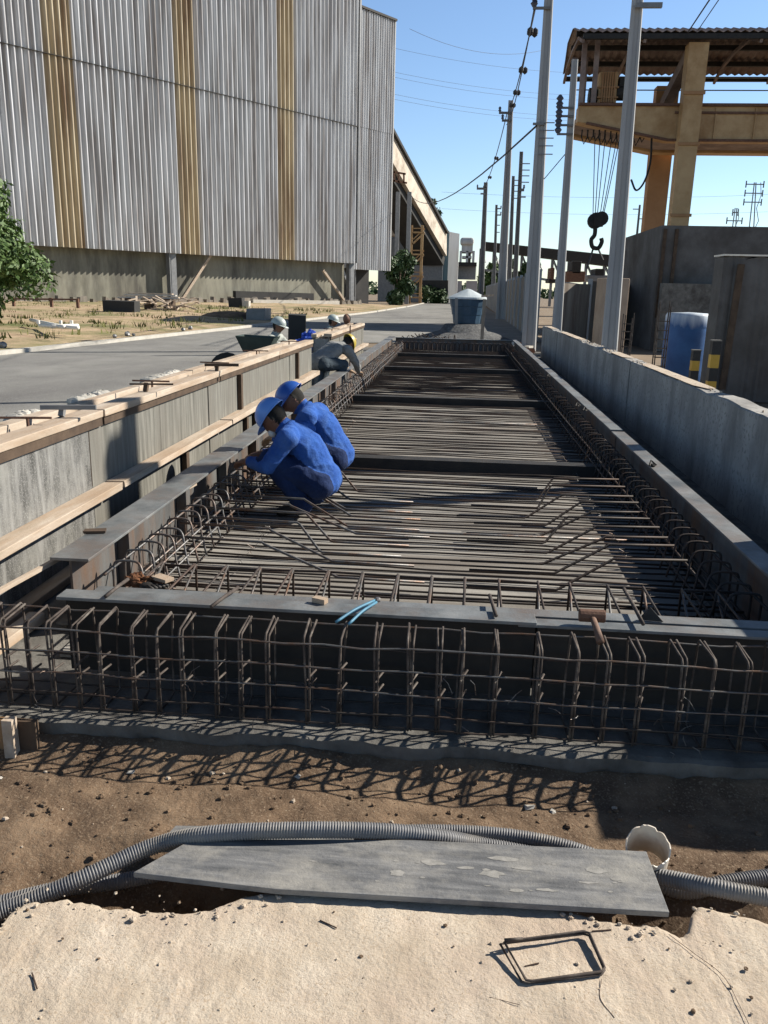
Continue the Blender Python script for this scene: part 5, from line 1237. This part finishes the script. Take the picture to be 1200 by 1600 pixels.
    for i in range(m+1):
        th = PI*i/m
        for j in range(n):
            ph = 2*PI*j/n; x = math.sin(th)*math.cos(ph); y = math.sin(th)*math.sin(ph); z = math.cos(th)
            X = .076*x; Yv = .094*y; Z = .118*z
            if z < -.1: k = 1-.32*(-z-.1)*(1.0 if y < 0 else .75); X *= k; Yv = Yv*k+(.012*(-z) if y > 0 else 0)
            if y > .2:
                nose = math.exp(-((X/.013)**2)-(((Z+.012)/.024)**2)); Yv += nose*.026
                brow = math.exp(-((Z-.022)/.010)**2)*math.exp(-(X/.05)**2); Yv += brow*.006
                for sx in (-1, 1): Yv -= .010*math.exp(-(((X-sx*.030)/.014)**2)-(((Z-.006)/.011)**2))
                Yv += .005*math.exp(-((Z+.052)/.008)**2-(X/.022)**2); Yv += .009*math.exp(-((Z+.092)/.016)**2-(X/.025)**2)
            vs.append(hp+MH @ Vector((X, Yv, Z))*sc)
    mb.add(vs, [(i*n+j, (i+1)*n+j, (i+1)*n+(j+1) % n, i*n+(j+1) % n) for i in range(m) for j in range(n)])
    for sx in (-1, 1): mb.ball(hp+MH @ Vector((sx*.076, -.004, -.004))*sc, (.009*sc, .018*sc, .030*sc), 10, 8, M=MH)
    o = mb.build('body', mats['shirt'], t, smooth=True)
    r_ = o.modifiers.new('r', 'REMESH'); r_.mode = 'VOXEL'; r_.voxel_size = voxel; r_.use_smooth_shade = True
    sm = o.modifiers.new('c', 'SMOOTH'); sm.factor = .5; sm.iterations = 5 if voxel < .01 else 3
    dg = bpy.context.evaluated_depsgraph_get(); dg.update(); m2 = bpy.data.meshes.new_from_object(o.evaluated_get(dg))
    o.modifiers.clear(); old = o.data; o.data = m2; m2.name = 'body'; bpy.data.meshes.remove(old)
    m2.materials.clear()
    for k in ('shirt', 'trousers', 'skin', 'boots', 'gloves', 'hair'): m2.materials.append(mats[k])
    nv = len(m2.vertices); co = np.empty(nv*3); m2.vertices.foreach_get('co', co); co = co.reshape(-1, 3)+np.array(O)
    # soft cloth folds
    nr = np.empty(nv*3); m2.vertices.foreach_get('normal', nr); nr = nr.reshape(-1, 3)
    segs = [('pelvis', 'belly', 0, .15), ('belly', 'chest', 0, .14), ('chest', 'nb', 0, .12), ('nb', 'neck', 0, .07), ('neck', 'head', 2, .06)]
    segs += [('head', 'head', 2, .10)]
    for d in 'LR': segs += [('nb', 'sh'+d, 0, .08), ('sh'+d, 'el'+d, 0, .06), ('el'+d, 'wr'+d, 0, .045), ('wr'+d, 'pa'+d, 4, .035), ('pelvis', 'hi'+d, 1, .11), ('hi'+d, 'kn'+d, 1, .09), ('kn'+d, 'an'+d, 1, .065), ('an'+d, 'to'+d, 3, .05)]
    best = np.full(nv, 9.); bi = np.zeros(nv, int)
    for a, b, mi, rd in segs:
        A_, B2 = np.array(K[a]), np.array(K[b]); ab = B2-A_; L2 = max(1e-9, ab@ab); tt = np.clip(((co-A_)@ab)/L2, 0, 1); dd = np.linalg.norm(co-(A_+tt[:, None]*ab), axis=1)-rd*sc
        k = dd < best; best[k] = dd[k]; bi[k] = mi
    # hands region beyond the palm
    for d in 'LR':
        hd = np.array((J['hand'+d]-J['wr'+d]).normalized()); wr = np.array(J['wr'+d]); k = (((co-wr)@hd) > -.01) & (np.linalg.norm(co-wr, axis=1) < .22*sc); bi[k & (bi != 2)] = 4
    lp = (co-np.array(hp)) @ np.array(MH)
    hairk = (np.linalg.norm(co-np.array(hp), axis=1) < .15*sc) & (bi == 2) & (lp[:, 1] < -.01*sc) & (lp[:, 2] > -.07*sc); bi[hairk] = 5
    for i in range(nv):
        if bi[i] in (0, 1):
            c_ = Vector(co[i]); q_ = Vector((c_.x*5, c_.y*5, c_.z*13)); q_ += Vector((noise.noise(c_*4), noise.noise(c_*4+Vector((5, 5, 5))), 0))*1.5
            dlt = ((1-abs(noise.noise(q_))*2.2)*.0075 + noise.noise(c_*24)*.003)*sc*(1 if bi[i] == 0 else .8)
            v = m2.vertices[i]; v.co = v.co+Vector(nr[i])*(dlt+.004*sc)
    mi = [int(bi[p.vertices[0]]) for p in m2.polygons]; m2.polygons.foreach_set('material_index', mi)
    # collar stands round the neck
    nk = (K['neck']-K['nb']).normalized(); cb = K['nb'].lerp(K['neck'], .72); u1 = nk.orthogonal().normalized(); u2 = nk.cross(u1)
    cm = MB(); n_ = 24; cv = []
    for j in range(n_):
        an = 2*PI*j/n_; dr_ = u1*math.cos(an)+u2*math.sin(an)
        for (r_, h_) in ((.070, -.012), (.076, .012), (.066, .034), (.060, .030), (.062, -.01)): cv.append(cb+(dr_*r_+nk*h_)*sc)
    cm.add(cv, [(j*5+k, ((j+1) % n_)*5+k, ((j+1) % n_)*5+(k+1) % 5, j*5+(k+1) % 5) for j in range(n_) for k in range(5)])
    cm.build('collar', mats['shirt'], t, smooth=True)
    # hard hat
    if hat:
        hm = MB(); vs = []; n, m = 32, 12
        for i in range(m+1):
            th = (PI/2)*i/m
            for j in range(n):
                ph = 2*PI*j/n; x = math.sin(th)*math.cos(ph)*.100; y = math.sin(th)*math.sin(ph)*.122; z = math.cos(th)*.106
                ridge = .006*math.exp(-(x/.014)**2) if z > .02 else 0
                vs.append(hp+MH @ Vector((x*(1+ridge), y-.004, z+.030+ridge))*sc)
        hm.add(vs, [(i*n+j, (i+1)*n+j, (i+1)*n+(j+1) % n, i*n+(j+1) % n) for i in range(m) for j in range(n)])
        ring = []
        for j in range(n):
            ph = 2*PI*j/n; fr_ = max(0, math.sin(ph)); e = .010+.045*fr_**2.5
            for (k, dz) in ((0, 0), (1, -.004-.012*fr_), (1, -.009-.012*fr_), (0, -.006)):
                ring.append(hp+MH @ Vector((math.cos(ph)*(.099+k*e*.6), math.sin(ph)*(.121+k*e)-.004, .032+dz))*sc)
        hm.add(ring, [(j*4+k, ((j+1) % n)*4+k, ((j+1) % n)*4+(k+1) % 4, j*4+(k+1) % 4) for j in range(n) for k in range(4)])
        ho = hm.build('hard_hat', hat, t, smooth=True)
        em = MB(); em.lathe([(.0, .0), (.0, .0)], (0, 0, 0), 3) if False else None
    if mask:
        mm = MB(); mm.ball(hp+MH @ Vector((0, .098, -.055))*sc, (.036*sc, .026*sc, .032*sc), 12, 8, M=MH); mm.build('dust_mask', m_white, t, smooth=True)
    return t
squat = dict(pelvis=(-.075, 0, .25), chest=(.05, 0, .46), neck=(.19, 0, .585), head=(.285, 0, .655), look=(.8, 0, -.62),
             shL=(.12, .18, .545), shR=(.12, -.18, .545), elL=(.24, .24, .36), elR=(.24, -.24, .36), wrL=(.42, .13, .36), wrR=(.42, -.11, .37), handL=(.53, .07, .34), handR=(.53, -.04, .35),
             hiL=(-.075, .10, .23), hiR=(-.075, -.10, .23), knL=(.25, .17, .40), knR=(.25, -.17, .40), anL=(.02, .14, .085), anR=(.02, -.14, .085), toL=(.18, .17, .035), toR=(.18, -.17, .035))
blue = dict(shirt=m_shirt, trousers=m_trous, skin=m_skin, boots=m_boot, gloves=m_glove, hair=m_hair)
blue1 = dict(blue); blue1['gloves'] = m_skin
person('worker in blue shirt and light blue hard hat squatting nearest the camera', (-.985, 5.66, .085), (-1, .16), squat, blue1, m_hat, .0075, 1.03, mask=True)
blue1 = blue
sq2 = dict(squat); sq2.update(look=(.8, .3, -.45), wrL=(.42, .05, .36), wrR=(.40, -.12, .38), handL=(.50, .0, .33), handR=(.50, -.06, .35))
person('worker in dark blue hard hat crouching behind the nearest blue worker', (-1.00, 6.48, .10), (-1, .10), sq2, blue, m_hat2, .0085, 1.05)
grey = dict(shirt=m_grey, trousers=m_greyd, skin=m_skin, boots=m_boot, gloves=m_glove, hair=m_hair)
p = ony(430, 520, 14.2)
sit = dict(squat); sit.update(hiL=(-.14, .1, .24), hiR=(-.14, -.1, .24), chest=(.0, 0, .60), neck=(.06, 0, .80), head=(.10, 0, .93), wrL=(.46, .10, .60), wrR=(.46, -.1, .60), handL=(.58, .06, .60), handR=(.58, -.06, .60), shL=(.05, .18, .73), shR=(.05, -.18, .73), elL=(.24, .22, .56), elR=(.24, -.22, .56), look=(.9, 0, -.3))
person('worker in pale grey clothes and grey helmet squatting behind the formwork beside the wheelbarrow', (p.x-.05, 14.2, .0), (1, -.15), sit, grey, m_hatg, .012, 1.10)
bend = dict(squat); bend.update(pelvis=(-.16, 0, .50), hiL=(-.14, .1, .48), hiR=(-.14, -.1, .48), knL=(.18, .16, .46), knR=(.2, -.16, .46), chest=(.14, 0, .66), neck=(.32, 0, .70), head=(.43, 0, .74), shL=(.26, .18, .66), shR=(.26, -.18, .66), elL=(.42, .2, .46), elR=(.42, -.2, .46), wrL=(.55, .1, .34), wrR=(.55, -.1, .34), handL=(.64, .06, .30), handR=(.64, -.06, .30), look=(.7, 0, -.8))
p = onx(500, 590, -2.1)
dk = dict(grey); dk['shirt'] = mat('dirty_grey_shirt', [(.17, .175, .17), (.30, .30, .29)], 9, .9, .6, 30, bdist=.02)
person('worker in grey shirt, dark trousers and yellow helmet leaning over the left beam', (-2.06, 13.0, -.02), (.8, 1), bend, dk, m_haty, .012, 1.12)
p = ony(516, 505, 18.0)
person('worker in grey shirt bent behind the far formwork, left of a pair', (p.x-.05, 18.0, .0), (1, .1), sit, grey, m_hatg, .014, 1.05)
p = ony(542, 505, 19.0)
person('bareheaded worker in dark clothes behind the far formwork, right of a pair', (p.x+.0, 19.6, -.05), (-.6, -.8), sit, dict(grey, shirt=m_greyd), None, .014, 1.10)
# wheelbarrow
c = ony(402, 545, 13.6); t = thing('wheelbarrow', 'dark steel wheelbarrow standing behind the formwork on the road edge', 'wheelbarrow', (c.x, 13, 0))
zt_ = .88; 
mb = MB(); cx, cy = c.x, 13.6
top = [(cx-.30, cy-.26, zt_), (cx+.34, cy-.24, zt_-.02), (cx+.34, cy+.24, zt_-.02), (cx-.30, cy+.26, zt_)]; bot = [(cx-.2, cy-.16, .62), (cx+.2, cy-.16, .62), (cx+.2, cy+.16, .62), (cx-.2, cy+.16, .62)]
inn = [(x*.94+cx*.06, y*.94+cy*.06, z-.004) for x, y, z in top]; inb = [(x*.94+cx*.06, y*.94+cy*.06, z+.015) for x, y, z in bot]
mb.add(top+bot, [(0, 1, 5, 4), (1, 2, 6, 5), (2, 3, 7, 6), (3, 0, 4, 7), (4, 5, 6, 7)]); mb.add(inn+inb, [(0, 1, 5, 4), (1, 2, 6, 5), (2, 3, 7, 6), (3, 0, 4, 7), (4, 5, 6, 7)]); mb.add(top+inn, [(i, (i+1) % 4, (i+1) % 4+4, i+4) for i in range(4)])
mb.build('tray', mat('green_black_paint', [(.03, .045, .04), (.05, .07, .06)], 5, .5, .1), t)
mb = MB(); mb.tube([(cx+.8, cy-.28, .75), (cx+.1, cy-.22, .6), (cx-.5, cy-.05, .32)], .018, 8); mb.tube([(cx+.8, cy+.28, .75), (cx+.1, cy+.22, .6), (cx-.5, cy+.05, .32)], .018, 8); mb.build('frame', m_rusty, t)
mb = MB(); mb.tube([(cx-.52, cy-.04, .3), (cx-.52, cy+.04, .3)], .29, 20); mb.build('wheel', m_black, t)
for s_ in (-1, 1):
    mb = MB(); mb.tube([(cx+.2, cy+s_*.22, .6), (cx+.28, cy+s_*.24, .0)], .016, 7); mb.build('leg', m_rusty, t)
# blue tarp bundle
c = ony(492, 528, 15.3); mb = MB(); random.seed(9)
for k in range(26): mb.ball((c.x+rnd(-.35, .35), 15.3+rnd(-.15, .2), c.z-.12+rnd(-.12, .18)), (rnd(.06, .16), rnd(.05, .12), rnd(.04, .1)), 10, 7, jit=.3)
t = thing('tarp_bundle', 'crumpled bright blue tarp draped over a trestle behind the formwork', 'tarp', (c.x, 15.3, 0))
mb.build('tarp', m_cloth, t)
mb = MB()
for sx in (-.3, .3): mb.beam((c.x+sx, 15.3, 0), (c.x+sx*.7, 15.3, c.z-.15), .06, .06, up=(0, 1, 0))
mb.beam((c.x-.4, 15.3, c.z-.18), (c.x+.4, 15.3, c.z-.18), .08, .08); mb.build('trestle', m_woodd, t)
c = ony(463, 500, 19.5); mb = MB(); mb.box((c.x-.22, 19.4, 0), (c.x+.2, 19.9, c.z+.12), rz=.2, jit=.02); tag(mb.build('crate', m_dark, loc=(c.x, 19.6, 0), bevel=.01), 'dark upright crate on the road behind the grey helmeted worker', 'crate')
# upright stake by the yellow helmet
c = ony(547, 530, 13.9); mb = MB(); mb.tube([(c.x, 13.9, .1), (c.x+.0, 13.9, ony(547, 508, 13.9).z)], .012, 6); tag(mb.build('iron_stake', m_rusty, loc=(c.x, 13.9, .1)), 'thin rusty iron stake upright beside the yellow helmet', 'stake')
